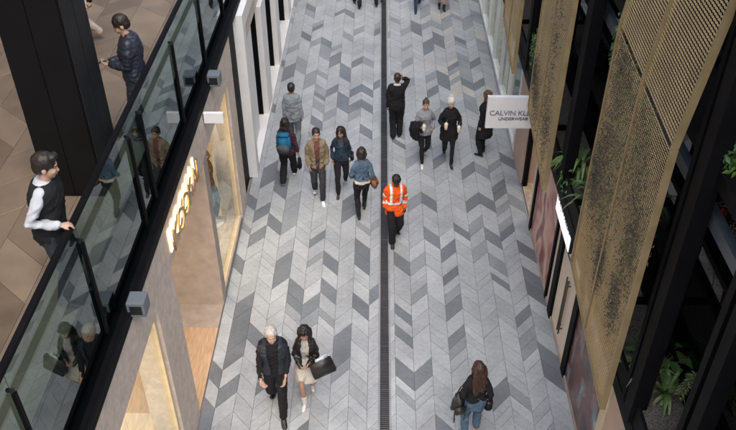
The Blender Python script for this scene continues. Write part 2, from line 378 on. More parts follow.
# black clad column
colm = empty('column', (-3.78, 8.5, FLZ), label='massive black clad column standing behind the two men on the walkway', cat='column')
box('casing', 'blackgloss', colm, -0.36, 0.36, -0.38, 0.38, 0.0, 8.2, 0.006)
box('side_panel', 'charcoal', colm, 0.3605, 0.372, -0.36, -0.02, 0.02, 8.2, 0.002)
box('side_panel', 'charcoal', colm, 0.3605, 0.372, 0.0, 0.36, 0.02, 8.2, 0.002)
box('front_panel', 'blackgloss', colm, -0.35, -0.005, -0.392, -0.3805, 0.02, 8.2, 0.002)
box('front_panel', 'blackgloss', colm, 0.005, 0.35, -0.392, -0.3805, 0.02, 8.2, 0.002)
# mass behind the walkway; unseen ceiling added, its reach set to dim the floor
lb_ = empty('left_building', (-16, 10, 0), label='unseen building over the upper walkway with a ceiling added to dim it', cat='building')
box('ceiling', 'ceil', lb_, 0, 9.5, -16, 30, 13.0, 13.4); box('rear_wall', 'cream', lb_, -0.3, -0.01, -16, 30, 0, 13.0)
box('upper_wall', 'cream', lb_, 9.0, 9.5, -16, 30, 13.4, 15.0)
# small grey floodlights and the white blade sign on the ledge
for yy, lab in ((6.79, 'grey cube floodlight on the ledge near the bottom of the balustrade'), (12.25, 'grey cube floodlight on the ledge above the small white blade sign')):
    e = empty('floodlight', (XL + 0.06, yy, 4.02), label=lab, cat='floodlight', group='cube floodlights on the ledge')
    box('housing', 'greybox', e, -0.085, 0.125, -0.11, 0.11, 0.0, 0.21, 0.014); box('bracket', 'black', e, -0.12, -0.0855, -0.03, 0.03, -0.03, 0.08)
    box('lens', 'charcoal', e, -0.05, 0.09, -0.114, -0.1105, 0.04, 0.17)
p = pix(209, 113, 3.95)
e = empty('blade_sign', (XL, p.y, 3.72), label='small white blade sign sticking out from the ledge of the balustrade', cat='sign')
box('face', 'white', e, 0.016, 0.34, -0.03, 0.03, 0.05, 0.24, 0.005); box('bracket', 'black', e, -0.005, 0.015, -0.02, 0.02, 0.1, 0.2)

# ------------------------------------------------------------------ left: white framed shop further on
XW = -2.74
sh2 = empty('white_shop', (XW, 20, 0), label='white framed shopfront beyond the stone shop with tall dark windows', cat='shop')
def V(name, m, x0, x1, y0, y1, z0, z1, bevel=0.0): return box(name, m, sh2, x0 - XW, x1 - XW, y0 - 20, y1 - 20, z0, z1, bevel)
V('white_frame', 'white', XW - 0.5, XW, 15.15, 15.42, 0, 3.95, 0.006)
V('white_frame', 'white', XW - 0.5, XW, 15.421, 30, 3.62, 3.951, 0.006)
V('fascia', 'beige', XW - 0.45, XW - 0.12, 15.421, 30, 3.0, 3.619)
posts = [15.42, 17.75, 18.55, 20.35, 21.0, 23.3, 24.0, 26.4, 27.1, 29.5]
V('sill', 'white', XW - 0.5, XW - 0.01, 15.421, 30, -0.03, 0.14, 0.006)
for a, b in ((17.75, 18.55), (20.35, 21.0), (23.3, 24.0), (26.4, 27.1), (29.5, 30.0)): V('post', 'white', XW - 0.45, XW - 0.02, a, b, 0.141, 2.999, 0.006)
for k, (a, b) in enumerate(((15.421, 17.749), (18.551, 20.349), (21.001, 23.299), (24.001, 26.399), (27.101, 29.499))):
    V('window_jamb', 'red' if k == 0 else 'black', XW - 0.36, XW - 0.16, a, a + 0.05, 0.141, 2.998)
    V('window_jamb', 'black', XW - 0.36, XW - 0.16, b - 0.05, b, 0.141, 2.998)
    V('pane', 'glass_pale', XW - 0.28, XW - 0.268, a + 0.051, b - 0.051, 0.141, 2.997)
    if k: V('display_panel', 'beige', XW - 0.75, XW - 0.7, a + 0.1, b - 0.5, 0.0, 2.9)
for a, b in ((15.48, 16.25), (16.26, 17.05)): V('door_leaf', 'white', XW - 0.22, XW - 0.17, a, b, 0.145, 2.99, 0.004)
V('rear_wall', 'beige', XW - 3.0, XW - 2.9, 15.15, 30, 0, 3.6); V('floor', 'beige', XW - 2.9, XW - 0.505, 15.15, 30, -0.03, 0.02)
V('roof', 'charcoal', XW - 3, XW - 0.51, 15.12, 30, 3.62, 3.9)
# a continuation of both sides to close the far end
fe = empty('end_building', (0, 46, 0), label='plain pale building closing the far end of the lane', cat='building')
box('wall', 'beige', fe, -12, 12, 0, 1, 0, 9)
cl = empty('side_building', (XL - 0.2, 38, 0), label='plain pale building continuing the left side of the lane', cat='building')
box('wall', 'beige', cl, -8, 0, -7.9, 7.9, 0, 4.0)

# ------------------------------------------------------------------ right building
rbd = empty('right_building', (XR, 10, 0), label='black steel framed building with gold mesh screens on the right', cat='building')
def T(name, m, x0, x1, y0, y1, z0, z1, bevel=0.0): return box(name, m, rbd, x0 - XR, x1 - XR, y0 - 10, y1 - 10, z0, z1, bevel)
T('canopy', 'black', 2.92, 3.72, -6, 31, 2.98, 3.2)
T('planter_wall', 'black', 2.93, 2.97, -6, 31, 3.201, 3.52); T('planter_wall', 'black', 3.50, 3.55, -6, 31, 3.201, 3.60)
for k in range(18): T('planter_divider', 'black', 2.971, 3.499, -5.0 + 2.1 * k, -4.94 + 2.1 * k, 3.201, 3.50)
for a, b in zip(np.arange(-5.3, 30, 2.1), np.arange(-3.2, 32, 2.1)): T('soil', 'soil', 2.975, 3.495, a + 0.365, b + 0.295, 3.202, 3.42)
MUL = [-5.6 + 1.42 * k for k in range(26)]
for a, b in zip(MUL, MUL[1:]):
    for z0, z1 in ((3.601, 5.0), (5.08, 6.55), (6.85, 9.8)): T('dark_pane', 'darkglass', 3.66, 3.69, a + 0.041, b - 0.041, z0, z1)
for a in MUL: T('mullion', 'black', 3.60, 3.72, a - 0.04, a + 0.04, 3.601, 10.4)
for z0, z1 in ((5.0, 5.08), (6.55, 6.85), (9.8, 10.4)): T('transom', 'black', 3.595, 3.70, -6, 31, z0, z1)
T('floor_slab', 'black', 3.0, 3.594, -6, 31, 6.56, 6.72)
T('steel_beam', 'bluesteel', 3.12, 3.22, -6, 31, 6.0, 6.14)
T('roof', 'charcoal', 3.721, 12, -6, 31, 10.2, 10.5); T('interior_floor', 'charcoal', 3.723, 12, -6, 31, 2.99, 3.2); T('interior_floor', 'charcoal', 3.724, 12, -6, 31, 6.57, 6.8); T('rear_wall', 'charcoal', 12.001, 12.3, -6, 31, 0, 10.4); T('end_wall', 'charcoal', 3.73, 12, -6.3, -6.001, 0, 10.4); T('end_wall', 'charcoal', 3.73, 12, 31.001, 31.3, 0, 10.4)
PAN = [6.33, 10.8, 14.8, 18.9]; PLEN = 2.66
for y0 in [2.0] + PAN + [23.0]:
    T('post', 'black', 2.88, 3.06, y0 - 0.44, y0 - 0.24, 3.201, 10.3, 0.006); T('post', 'black', 2.92, 3.08, y0 - 0.10, y0 - 0.02, 3.201, 10.3)
    T('post', 'black', 2.96, 3.12, y0 + PLEN + 0.04, y0 + PLEN + 0.2, 3.201, 10.3)
T('brace', 'black', 3.0, 3.1, 5.0, 5.1, 3.2, 9.0)
# ground floor fronts
T('stall_riser', 'stonedark', XR - 0.035, XR - 0.002, 5, 13.35, 0, 0.06)
T('board', 'pink', XR, XR + 0.1, 3.0, 7.28, 0, 2.98); T('board', 'gold', XR - 0.02, XR + 0.08, 7.29, 7.52, 0, 2.979)
T('black_frame', 'black', XR - 0.05, XR + 0.1, 9.30, 9.52, 0, 2.98); DOOR = T('door_panel', 'beige', XR - 0.004, XR + 0.08, 9.521, 10.72, 0.05, 2.2, 0.004)
T('board', 'black', XR + 0.02, XR + 0.1, 9.521, 11.0, 2.201, 2.979)
T('black_frame', 'black', XR - 0.055, XR + 0.1, 10.721, 10.95, 0, 2.2); T('board', 'beige', XR - 0.002, XR + 0.1, 10.951, 11.25, 0.05, 2.979)
T('black_frame', 'black', XR - 0.05, XR + 0.1, 11.251, 11.34, 0, 2.98); T('black_frame', 'black', XR - 0.05, XR + 0.1, 13.30, 13.42, 0, 2.98)
T('board', 'beige', XR - 0.001, XR + 0.1, 13.421, 13.75, 0, 2.979)
T('entry_floor', 'marble', XR + 0.025, 5.5, 13.751, 15.0, -0.03, 0.02); T('entry_wall', 'cream', 5.3, 5.4, 13.4, 15.3, 0.021, 2.97)
T('entry_side', 'cream', XR + 0.101, 5.29, 13.5, 13.74, 0.021, 2.97); T('pillar', 'pink', XR - 0.02, 3.9, 15.0, 16.25, 0, 2.979, 0.006)
T('black_frame', 'black', XR + 0.02, XR + 0.12, 14.86, 14.99, 0.021, 2.97)
WM = [16.35, 17.9, 19.4, 20.9, 22.4, 23.9, 25.4, 26.9, 28.4]
for a, b in zip(WM, WM[1:]): T('pane', 'glass_pale', XR + 0.05, XR + 0.062, a + 0.04, b - 0.04, 0.121, 2.975)
for a in WM: T('white_mullion', 'white', XR - 0.03, XR + 0.1, a - 0.035, a + 0.035, 0.121, 2.977)
T('sill', 'white', XR - 0.02, XR + 0.12, 16.26, 28.5, -0.03, 0.12, 0.004); T('shop_floor', 'marble', XR + 0.13, 6.5, 16.3, 28.5, -0.03, 0.05)
T('shop_wall', 'cream', 6.5, 6.6, 16.0, 28.5, 0, 2.97); T('shop_wall', 'charcoal', XR + 0.14, 6.49, 18.9, 19.0, 0.05, 2.2)
for yy in (17.5, 20.5, 23.5): T('ceiling_light', 'lamp_warm', 4.2, 4.5, yy - 0.4, yy + 0.4, 2.93, 2.96)
T('ceiling_light', 'lamp_warm', 4.1, 4.4, 14.1, 14.7, 2.93, 2.96)
for dy in (0.0, 0.10):
    h = MB(); yy = 9.98 + dy
    h.tube([(XR - 0.004 - XR, yy - 10, 0.5), (-0.06, yy - 10, 0.5)], 0.012).tube([(-0.004, yy - 10, 1.5), (-0.06, yy - 10, 1.5)], 0.012).tube([(-0.06, yy - 10, 0.38), (-0.06, yy - 10, 1.62)], 0.016)
    h.build('pull_handle', 'stem', DOOR, smooth=True)
def wall_text(body, size, m, y, z, x, name, parent, px, flip=True):     # text on a wall that faces -X
    letters(body, size, 0.003, m, parent, (x - px[0], y - px[1], z - px[2]), Matrix(((0, 0, -1), (-1, 0, 0), (0, 1, 0))).to_4x4())
wall_text('CALVIN KLEIN', 0.085, 'ink', 10.56, 1.78, XR - 0.009, 'lettering', rbd, (XR, 10, 0))
# printed posters
def poster(name, label, y0, y1, z0, z1, stops, scale, seed, frame=True):
    m = bpy.data.materials.new(name); m.use_nodes = True; nt = m.node_tree; b = nt.nodes['Principled BSDF']; b.inputs['Roughness'].default_value = 0.25
    g = nt.nodes.new('ShaderNodeNewGeometry'); mp = nt.nodes.new('ShaderNodeMapping'); mp.inputs['Location'].default_value = (seed, seed * 2, seed * 3); mp.inputs['Scale'].default_value = (1, 1.0, 0.55)
    mp.inputs['Rotation'].default_value = (R_(25), 0, 0)
    n = nt.nodes.new('ShaderNodeTexNoise'); n.inputs['Scale'].default_value = scale; n.inputs['Detail'].default_value = 2.0; n.inputs['Distortion'].default_value = 0.5
    r = nt.nodes.new('ShaderNodeValToRGB'); r.color_ramp.interpolation = 'EASE'
    while len(r.color_ramp.elements) < len(stops): r.color_ramp.elements.new(0.5)
    for el, (p_, c_) in zip(r.color_ramp.elements, stops): el.position = p_; el.color = (*c_, 1)
    nt.links.new(g.outputs['Position'], mp.inputs[0]); nt.links.new(mp.outputs[0], n.inputs['Vector']); nt.links.new(n.outputs['Fac'], r.inputs[0]); nt.links.new(r.outputs[0], b.inputs['Base Color'])
    e = empty('poster', (XR, (y0 + y1) / 2, z0), label=label, cat='poster')
    box('print', m, e, -0.012, 0.06, -(y1 - y0) / 2, (y1 - y0) / 2, 0, z1 - z0)
    return e
poster('print_skin', 'tall black framed poster with pink and skin toned curves by the pavement', 11.345, 13.295, 0.07, 2.97,
       [(0.30, (0.5, 0.4, 0.35)), (0.42, (0.36, 0.11, 0.09)), (0.5, (0.55, 0.29, 0.23)), (0.56, (0.62, 0.4, 0.33)), (0.66, (0.22, 0.06, 0.05))], 1.25, 3.1)
poster('print_dark', 'dark poster of reddish brown and blue shapes beside the gold strip', 7.53, 9.29, 0.07, 2.95,
       [(0.28, (0.02, 0.02, 0.03)), (0.42, (0.15, 0.055, 0.04)), (0.50, (0.07, 0.03, 0.028)), (0.56, (0.20, 0.09, 0.065)), (0.64, (0.10, 0.20, 0.26)), (0.74, (0.48, 0.42, 0.38))], 2.0, 8.3)
# light box on the facade
e = empty('lightbox_sign', (3.2, 10.3, 2.2), label='white backlit sign box high on the facade half hidden by the gold screen', cat='sign')
box('case', 'charcoal', e, -0.10, 0.06, -0.30, 0.92, 0.0, 0.74); box('face', 'lightbox', e, -0.11, -0.101, -0.28, 0.90, 0.02, 0.72)
wall_text('CALVIN KLEIN', 0.165, 'ink', 10.3 + 0.86, 2.2 + 0.30, 3.086, 'lettering', e, (3.2, 10.3, 2.2))
# projecting sign
e = empty('projecting_sign', (2.12, 13.75, 2.24), label='square white projecting sign reading CALVIN KLEIN UNDERWEAR above the lane', cat='sign')
box('panel', 'white', e, 0.0, 1.06, 0.0, 0.09, 0.0, 0.70, 0.008); box('bracket', 'black', e, 1.061, 1.13, 0.02, 0.07, 0.1, 0.6)
rot = Matrix.Rotation(R_(90), 4, 'X')
for body, sz, m, z, nm, sp in (('CALVIN KLEIN', 0.155, 'greybox', 0.30, 'lettering', 0.95), ('UNDERWEAR', 0.095, 'ink', 0.19, 'lettering', 1.0)):
    letters(body, sz, 0.004, m, e, (0.53, -0.006, z), rot, 'CENTER', sp)

# gold expanded metal screens
def screen_mesh(z0, z1, lean, th, name='mesh_sheet', half=0):
    mb = MB(); w, hh = 0.056, 0.040; nc = int((PLEN / 2 - 0.05) / (w / 2)); nr = int((z1 - z0 - 0.06) / hh); V_, F_ = [], []
    L = nc * w / 2; y_off = 0.025 + half * PLEN / 2
    for r in range(nr):
        base = len(V_)
        for c in range(nc + 1):
            up = ((c + r) % 2) * 2 - 1; yy = y_off + c * w / 2; zz = z0 + 0.03 + r * hh + hh / 2 + up * hh * 0.13
            x = 0.13 * yy / PLEN + lean * (zz - z0)
            V_ += [(x - 0.003, yy, zz - th), (x + 0.002, yy, zz + th), (x + 0.002, yy, zz - th)]
        for c in range(nc):
            a = base + 3 * c
            for i in range(3): j = (i + 1) % 3; F_.append((a + i, a + j, a + 3 + j, a + 3 + i))
    mb.v, mb.f, mb.mi = V_, F_, [0] * len(F_)
    return mb.mesh(name, 'mesh')
sheets = {(t, h): screen_mesh(2.9 if t == 0 else 6.625, 6.675 if t == 0 else 10.3, 0.0 if t == 0 else 0.11, 0.0056 if t == 0 else 0.0105, half=h) for t in (0, 1) for h in (0, 1)}
def frame_mb(z0, z1, lean, y):
    x = 0.13 * y / PLEN; l = lean * (z1 - z0)
    return [(x - 0.02, y - 0.02, z0), (x + 0.05, y - 0.02, z0), (x + 0.05, y + 0.02, z0), (x - 0.02, y + 0.02, z0), (x - 0.02 + l, y - 0.02, z1), (x + 0.05 + l, y - 0.02, z1), (x + 0.05 + l, y + 0.02, z1), (x - 0.02 + l, y + 0.02, z1)]
BOXF = [(0, 3, 2, 1), (4, 5, 6, 7), (0, 1, 5, 4), (1, 2, 6, 5), (2, 3, 7, 6), (3, 0, 4, 7)]
where = ['nearest the camera', 'beside the projecting sign', 'beyond the projecting sign', 'farthest up the lane']
for n, y0 in enumerate(PAN):
    for t in (0, 1):
        if t == 1 and n > 1: continue
        z0, z1, lean = (2.9, 6.655, 0.0) if t == 0 else (6.66, 10.3, 0.11)
        e = empty('gold_screen', (2.73, y0, 0), label='%s gold expanded metal screen, the one %s' % ('lower' if t == 0 else 'upper leaning', where[n]), cat='screen', group='gold mesh screens on the right facade')
        for h in (0, 1): link('mesh_sheet', sheets[(t, h)], e)
        for yy in (0.0, PLEN / 2, PLEN):
            MB().add(frame_mb(z0, z1, lean, yy), BOXF).build('frame_bar', 'meshframe', e)
        for zz in ((z0,) if t == 0 else (z1 - 0.03,)):
            x1 = 0.13; lx = lean * (zz - z0)
            MB().add([(-0.022 + lx, 0.021, zz), (0.04 + lx, 0.021, zz), (x1 + 0.04 + lx, PLEN - 0.021, zz), (x1 - 0.022 + lx, PLEN - 0.021, zz), (-0.022 + lx, 0.021, zz + 0.03), (0.04 + lx, 0.021, zz + 0.03), (x1 + 0.04 + lx, PLEN - 0.021, zz + 0.03), (x1 - 0.022 + lx, PLEN - 0.021, zz + 0.03)], BOXF).build('frame_bar', 'meshframe', e)

# ------------------------------------------------------------------ plants
def blade(mb, base, ang, length, width, lift, droop, mi, rng, n=7):
    d = Vector((math.cos(ang), math.sin(ang), 0)); s = Vector((-d.y, d.x, 0)); o = len(mb.v)
    for i in range(n + 1):
        t = i / n; p = Vector(base) + d * (length * t * (0.75)) + Vector((0, 0, lift * math.sin(min(1, t * 1.25) * math.pi / 2) - droop * t * t))
        w = width * (0.35 + 0.65 * math.sin(math.pi * min(1, t * 0.9 + 0.08))) * (1 - t ** 5)
        mb.v += [tuple(p - s * w), tuple(p - Vector((0, 0, w * 0.5))), tuple(p + s * w)]
    for i in range(n):
        a = o + 3 * i; mb.f += [(a, a + 1, a + 4, a + 3), (a + 1, a + 2, a + 5, a + 4)]; mb.mi += [mi, mi]
def spider_plant(loc, label, size, seed, nl=26, mats=('leaf0', 'leaf2', 'leaf3')):
    r = random.Random(seed); e = empty('spider_plant', loc, label=label, cat='plant', group='plants in the facade planters')
    for k in range(nl):
        mb = MB(); blade(mb, (r.uniform(-.03, .03), r.uniform(-.03, .03), 0), r.uniform(0, 6.28), size * r.uniform(.7, 1.1), size * .045, size * r.uniform(.25, .75), size * r.uniform(.3, .75), 0, r)
        mb.build('leaf', mats[r.randrange(3)], e, smooth=True)
    MB().tube([(0, 0, -0.03), (0, 0, 0.08)], [0.03, 0.012]).build('crown', 'stem', e)
def broad_plant(loc, label, size, seed, nl=22):
    r = random.Random(seed); e = empty('leafy_plant', loc, label=label, cat='plant', group='plants in the facade planters')
    for k in range(nl):
        a = r.uniform(0, 6.28); d = Vector((math.cos(a), math.sin(a), 0)); rr = size * r.uniform(.15, .8); hz = size * r.uniform(.15, .6)
        tip = d * rr + Vector((0, 0, hz)); st = MB().tube([(0, 0, 0), tip * 0.5 + Vector((0, 0, .12 * size)), tip], 0.006, 5)
        so = st.build('stalk', 'stem', e)
        mb = MB(); L = size * r.uniform(.28, .42); s = Vector((-d.y, d.x, 0)); dn = Vector((0, 0, -0.45 * L)); o = 0
        for i in range(7):
            t = i / 6; w = L * 0.42 * math.sin(math.pi * (t * .86 + .14)) ** 0.8 * (1.0 if i % 2 else 0.86); c = tip + d * (L * t) + dn * t * t
            mb.v += [tuple(c - s * w + Vector((0, 0, .06 * L))), tuple(c), tuple(c + s * w + Vector((0, 0, .06 * L)))]
        for i in range(6):
            q = 3 * i; mb.f += [(q, q + 1, q + 4, q + 3), (q + 1, q + 2, q + 5, q + 4)]; mb.mi += [0, 0]
        mb.build('leaf', ('leaf0', 'leaf1', 'leaf2')[r.randrange(3)], e, smooth=True)
def leaf_cloud(name, label, cat, loc, pts_fn, n, ls, mats, seed, stems=None, group=None):
    r = random.Random(seed); mb = MB(); e = empty(name, loc, label=label, cat=cat, group=group)
    for k in range(n):
        p, mi = pts_fn(r)
        if p is None: continue
        q = Vector((r.gauss(0, 1), r.gauss(0, 1), r.gauss(0, 1))).normalized(); a = q.orthogonal().normalized(); b = q.cross(a); s = ls * r.uniform(.5, 1.3); p = Vector(p)
        mb.add([p - a * s, p + b * s * .45, p + a * s, p - b * s * .45 + q * s * .2], [(0, 1, 2, 3)], mi)
    mb.build('foliage', list(mats), e, kind='stuff')
    st = MB()
    for path in (stems or []): st.tube(path, 0.006, 5)
    if stems: st.build('stem', 'stem', e)
    return e
# dry climbers woven through the screens
def vines(n, y0, dens, seed, label, cnt):
    r0 = random.Random(seed); blobs = [(r0.uniform(0.1, PLEN - .1), r0.uniform(3.3, 6.5), r0.uniform(.25, .6), r0.randrange(2)) for _ in range(dens)]
    if n == 0: blobs += [(1.9, 6.3, .6, 0), (0.9, 6.1, .55, 0), (2.2, 5.4, .6, 1), (1.5, 5.5, .7, 0), (2.2, 4.7, .5, 1), (1.7, 4.6, .5, 0), (0.4, 5.0, .35, 0), (0.5, 4.2, .3, 1)]
    def fn(r):
        b = blobs[r.randrange(len(blobs))]; yy = b[0] + r.gauss(0, b[2] * .5); z = b[1] + r.gauss(0, b[2] * .75)
        if not (0.03 < yy < PLEN - 0.03 and 3.0 < z < 6.6): return None, 0
        return (0.13 * yy / PLEN + (r.uniform(0.01, 0.10) if r.random() < .6 else r.uniform(-.014, .01)), yy, z - 3.4), (b[3] if r.random() < .75 else 1 - b[3])
    stems = []
    for k in range(9):
        yy = r0.uniform(.2, PLEN - .2); path = []
        for i in range(9): path.append((0.13 * yy / PLEN + 0.03, yy, i * 0.36)); yy = min(PLEN - .05, max(.05, yy + r0.uniform(-.15, .15)))
        stems.append(path)
    leaf_cloud('climbing_vine', label, 'plant', (2.73, y0, 3.4), fn, cnt, 0.017, ('vine0', 'vine1'), seed, stems, 'climbers on the gold screens')
vines(0, PAN[0], 4, 21, 'dry brown and olive climber spread over the nearest gold screen', 34000)
vines(1, PAN[1], 6, 22, 'purplish dry climber on the gold screen beside the projecting sign', 12000)
def bush(loc, label, rad, n, seed, mats=('leaf1', 'leaf0')):
    def fn(r):
        v = Vector((r.gauss(0, 1), r.gauss(0, 1), r.gauss(0, 1))).normalized() * (r.random() ** .4)
        return (v.x * rad[0], v.y * rad[1], v.z * rad[2] + rad[2] * .8), r.randrange(2)
    rr = random.Random(seed)
    leaf_cloud('trailing_shrub', label, 'plant', loc, fn, n, 0.045, mats, seed, [[(0, 0, 0), (rr.uniform(-.1, .1), rr.uniform(-.2, .2), rad[2])] for _ in range(6)], 'plants in the facade planters')
bush((3.02, 13.95, 3.4), 'dark green trailing shrub between the two far gold screens', (.16, .38, .5), 700, 31)
bush((3.1, 9.45, 5.6), 'dark leafy climber at the far edge of the nearest gold screen', (.12, .35, .75), 700, 32)
bush((3.05, 10.35, 3.2), 'small trailing plant above the lit white sign', (.2, .3, .25), 220, 33)
bush((3.1, 5.9, 6.7), 'small leafy plant on the beam at the right edge', (.12, .2, .22), 160, 36)
spider_plant((3.2, 10.62, 3.45), 'large spider plant arching between the two gold screens', 0.75, 41, 34)
spider_plant((3.22, 9.75, 3.45), 'spider plant close behind the nearest gold screen', 0.6, 44, 24)
p = pix(655, 372, 3.46); spider_plant((3.22, p.y, 3.42), 'striped spider plant in the planter below the broad leaved plant', 0.5, 42, 26, ('leaf3', 'leaf2', 'leaf3'))
p = pix(690, 392, 3.46); spider_plant((3.34, p.y, 3.42), 'spider plant behind the black post in the right planter', 0.5, 43, 24, ('leaf2', 'leaf0', 'leaf3'))
p = pix(664, 352, 3.6); broad_plant((3.36, p.y - .1, 3.42), 'broad leaved green plant in the right planter', 0.42, 51, 30)
p = pix(712, 378, 3.9)
e = empty('feathery_plant', (3.32, p.y, 3.42), label='thin feathery yellow green sprig at the right edge', cat='plant', group='plants in the facade planters')
for k in range(3):
    mb = MB(); mb.tube([(0, 0, 0), (0.05, 0.03 * k, .25), (0.12 + .05 * k, .05 * k - .05, .5)], .005, 5); mb.build('stalk', 'stem', e)
    mb = MB(); r = random.Random(k)
    for i in range(26):
        t = .4 + .6 * i / 26; c = Vector((0.02 + .1 * t + .05 * k * t, .05 * k * t - .03, .5 * t)); a = r.uniform(0, 6.28); blade(mb, c, a, .09, .008, .02, .03, 0, r, 2)
    mb.build('frond', 'leaf3', e)

# ------------------------------------------------------------------ people
def vec(*a): return np.array(a, float)
def unit(v): v = np.asarray(v, float); return v / (np.linalg.norm(v) + 1e-9)
class Soup:
    def __init__(s): s.v, s.f, s.n = [], [], 0
    def add(s, v, f):
        s.v.append(np.asarray(v, float)); s.f += [tuple(i + s.n for i in q) for q in f]; s.n += len(v)
    def loft(s, rings):                                   # rings: list of (n,3)
        n = len(rings[0]); v = list(np.concatenate(rings)); f = []
        for i in range(len(rings) - 1):
            for k in range(n): f.append((i * n + k, i * n + (k + 1) % n, (i + 1) * n + (k + 1) % n, (i + 1) * n + k))
        a = len(v); v.append(rings[0].mean(0)); v.append(rings[-1].mean(0))
        for k in range(n): f.append((a, (k + 1) % n, k)); f.append((a + 1, (len(rings) - 1) * n + k, (len(rings) - 1) * n + (k + 1) % n))
        s.add(v, f)
    def ell(s, c, r, Rm=np.eye(3), nu=16, nv=10):
        rings = []
        for j in range(nv + 1):
            a = -math.pi / 2 + math.pi * (j + 0.02) / (nv + 0.04); t = np.linspace(0, 2 * math.pi, nu, endpoint=False)
            p = np.stack([r[0] * np.cos(a) * np.cos(t), r[1] * np.cos(a) * np.sin(t), np.full(nu, r[2] * np.sin(a))], 1); rings.append(np.asarray(c) + p @ Rm.T)
        s.loft(rings)
    def limb(s, pts, rad, n=12, flat=1.0, axis=None):
        pts = [np.asarray(p, float) for p in pts]; rings = []; t = np.linspace(0, 2 * math.pi, n, endpoint=False); pa = None
        for i, p in enumerate(pts):
            d = unit(pts[min(i + 1, len(pts) - 1)] - pts[max(i - 1, 0)])
            if pa is None:
                h = np.asarray(axis, float) if axis is not None else (vec(1, 0, 0) if abs(d[0]) < .8 else vec(0, 1, 0))
                a = unit(h - d * h.dot(d))
            else: a = unit(pa - d * pa.dot(d))
            pa = a; b = np.cross(d, a); rings.append(p + rad[i] * (np.outer(np.cos(t), a) + flat * np.outer(np.sin(t), b)))
        s.loft(rings)
        for p, r, d in ((pts[0], rad[0], 0), (pts[-1], rad[-1], 1)):
            if flat == 1.0: s.ell(p, (r, r, r), nu=10, nv=6)
def wob(P, amp, k, seed, stretch=(1, 1, 1)):
    rs = np.random.RandomState(seed); out = np.zeros(len(P)); Q = P * np.array(stretch)
    Q = Q + 0.04 * np.sin(Q[:, [1, 2, 0]] * k * 0.5 + rs.rand(3) * 6)
    for i in range(7):
        d = unit(rs.randn(3)); out += np.sin(Q @ d * k * (0.6 + rs.rand()) + rs.rand() * 6.28)
    return amp * out / 2.6
def remesh(soup, voxel, smooth=4, disp=None, name='body'):
    me = bpy.data.meshes.new('tmp'); me.from_pydata([tuple(p) for p in np.concatenate(soup.v)], [], soup.f); me.update()
    o = bpy.data.objects.new('tmp', me); COL.objects.link(o)
    m = o.modifiers.new('r', 'REMESH'); m.mode = 'VOXEL'; m.voxel_size = voxel
    if smooth: q = o.modifiers.new('s', 'SMOOTH'); q.factor = 0.5; q.iterations = smooth
    dg = bpy.context.evaluated_depsgraph_get(); out = bpy.data.meshes.new_from_object(o.evaluated_get(dg))
    bpy.data.objects.remove(o); bpy.data.meshes.remove(me); out.name = name; out.materials.clear()
    if disp is not None:
        n = len(out.vertices); P = np.empty(n * 3); out.vertices.foreach_get('co', P); P = P.reshape(-1, 3)
        N = np.empty(n * 3); out.vertex_normals.foreach_get('vector', N); N = N.reshape(-1, 3)
        out.vertices.foreach_set('co', (P + N * disp(P, N)[:, None]).ravel()); out.update()
    out.shade_smooth(); return out
def face_cn(me):
    n = len(me.polygons); C = np.empty(n * 3); N = np.empty(n * 3); me.polygons.foreach_get('center', C); me.polygons.foreach_get('normal', N)
    return C.reshape(-1, 3), N.reshape(-1, 3)
def paint(me, mats, fn=None):
    for m in mats: me.materials.append(m)
    if fn is not None:
        C, N = face_cn(me); me.polygons.foreach_set('material_index', np.asarray(fn(C, N), dtype=np.int32)); me.update()
def cut(me, fn):
    bm = bmesh.new(); bm.from_mesh(me); C, N = face_cn(me); kill = fn(C, N); bm.faces.ensure_lookup_table()
    bmesh.ops.delete(bm, geom=[bm.faces[i] for i in np.nonzero(kill)[0]], context='FACES'); bm.to_mesh(me); bm.free()
def rotz(a): c, s = math.cos(a), math.sin(a); return np.array([[c, -s, 0], [s, c, 0], [0, 0, 1]])
def rotx(a): c, s = math.cos(a), math.sin(a); return np.array([[1, 0, 0], [0, c, -s], [0, s, c]])
def ik(a, b, l1, l2, pole):
    d = b - a; L = np.linalg.norm(d)
    if L > (l1 + l2) * 0.995: b = a + d / L * (l1 + l2) * 0.995; d = b - a; L = np.linalg.norm(d)
    u = d / L; x = (l1 * l1 - l2 * l2 + L * L) / (2 * L); h = math.sqrt(max(0, l1 * l1 - x * x)); pole = np.asarray(pole, float); p = unit(pole - u * pole.dot(u))
    return a + u * x + p * h, b
TORSO = {'m': [(.80, .10, .08, 0), (.85, .158, .108, .005), (.92, .168, .115, .008), (1.0, .160, .108, .004), (1.08, .150, .103, 0), (1.18, .158, .110, -.003), (1.28, .172, .118, -.004), (1.36, .182, .112, 0), (1.42, .172, .092, .005), (1.46, .12, .072, .01), (1.49, .066, .062, .012)],
         'f': [(.80, .10, .08, 0), (.85, .160, .112, .006), (.92, .170, .120, .010), (1.0, .152, .105, .006), (1.08, .128, .088, 0), (1.18, .134, .096, -.004), (1.28, .148, .118, -.014), (1.36, .158, .100, 0), (1.42, .150, .082, .006), (1.46, .10, .064, .01), (1.49, .054, .052, .012)]}
SKINS = {'fair': (.45, .275, .20), 'tan': (.35, .205, .14), 'brown': (.20, .105, .065), 'dark': (.06, .032, .022)}
_mc = {}
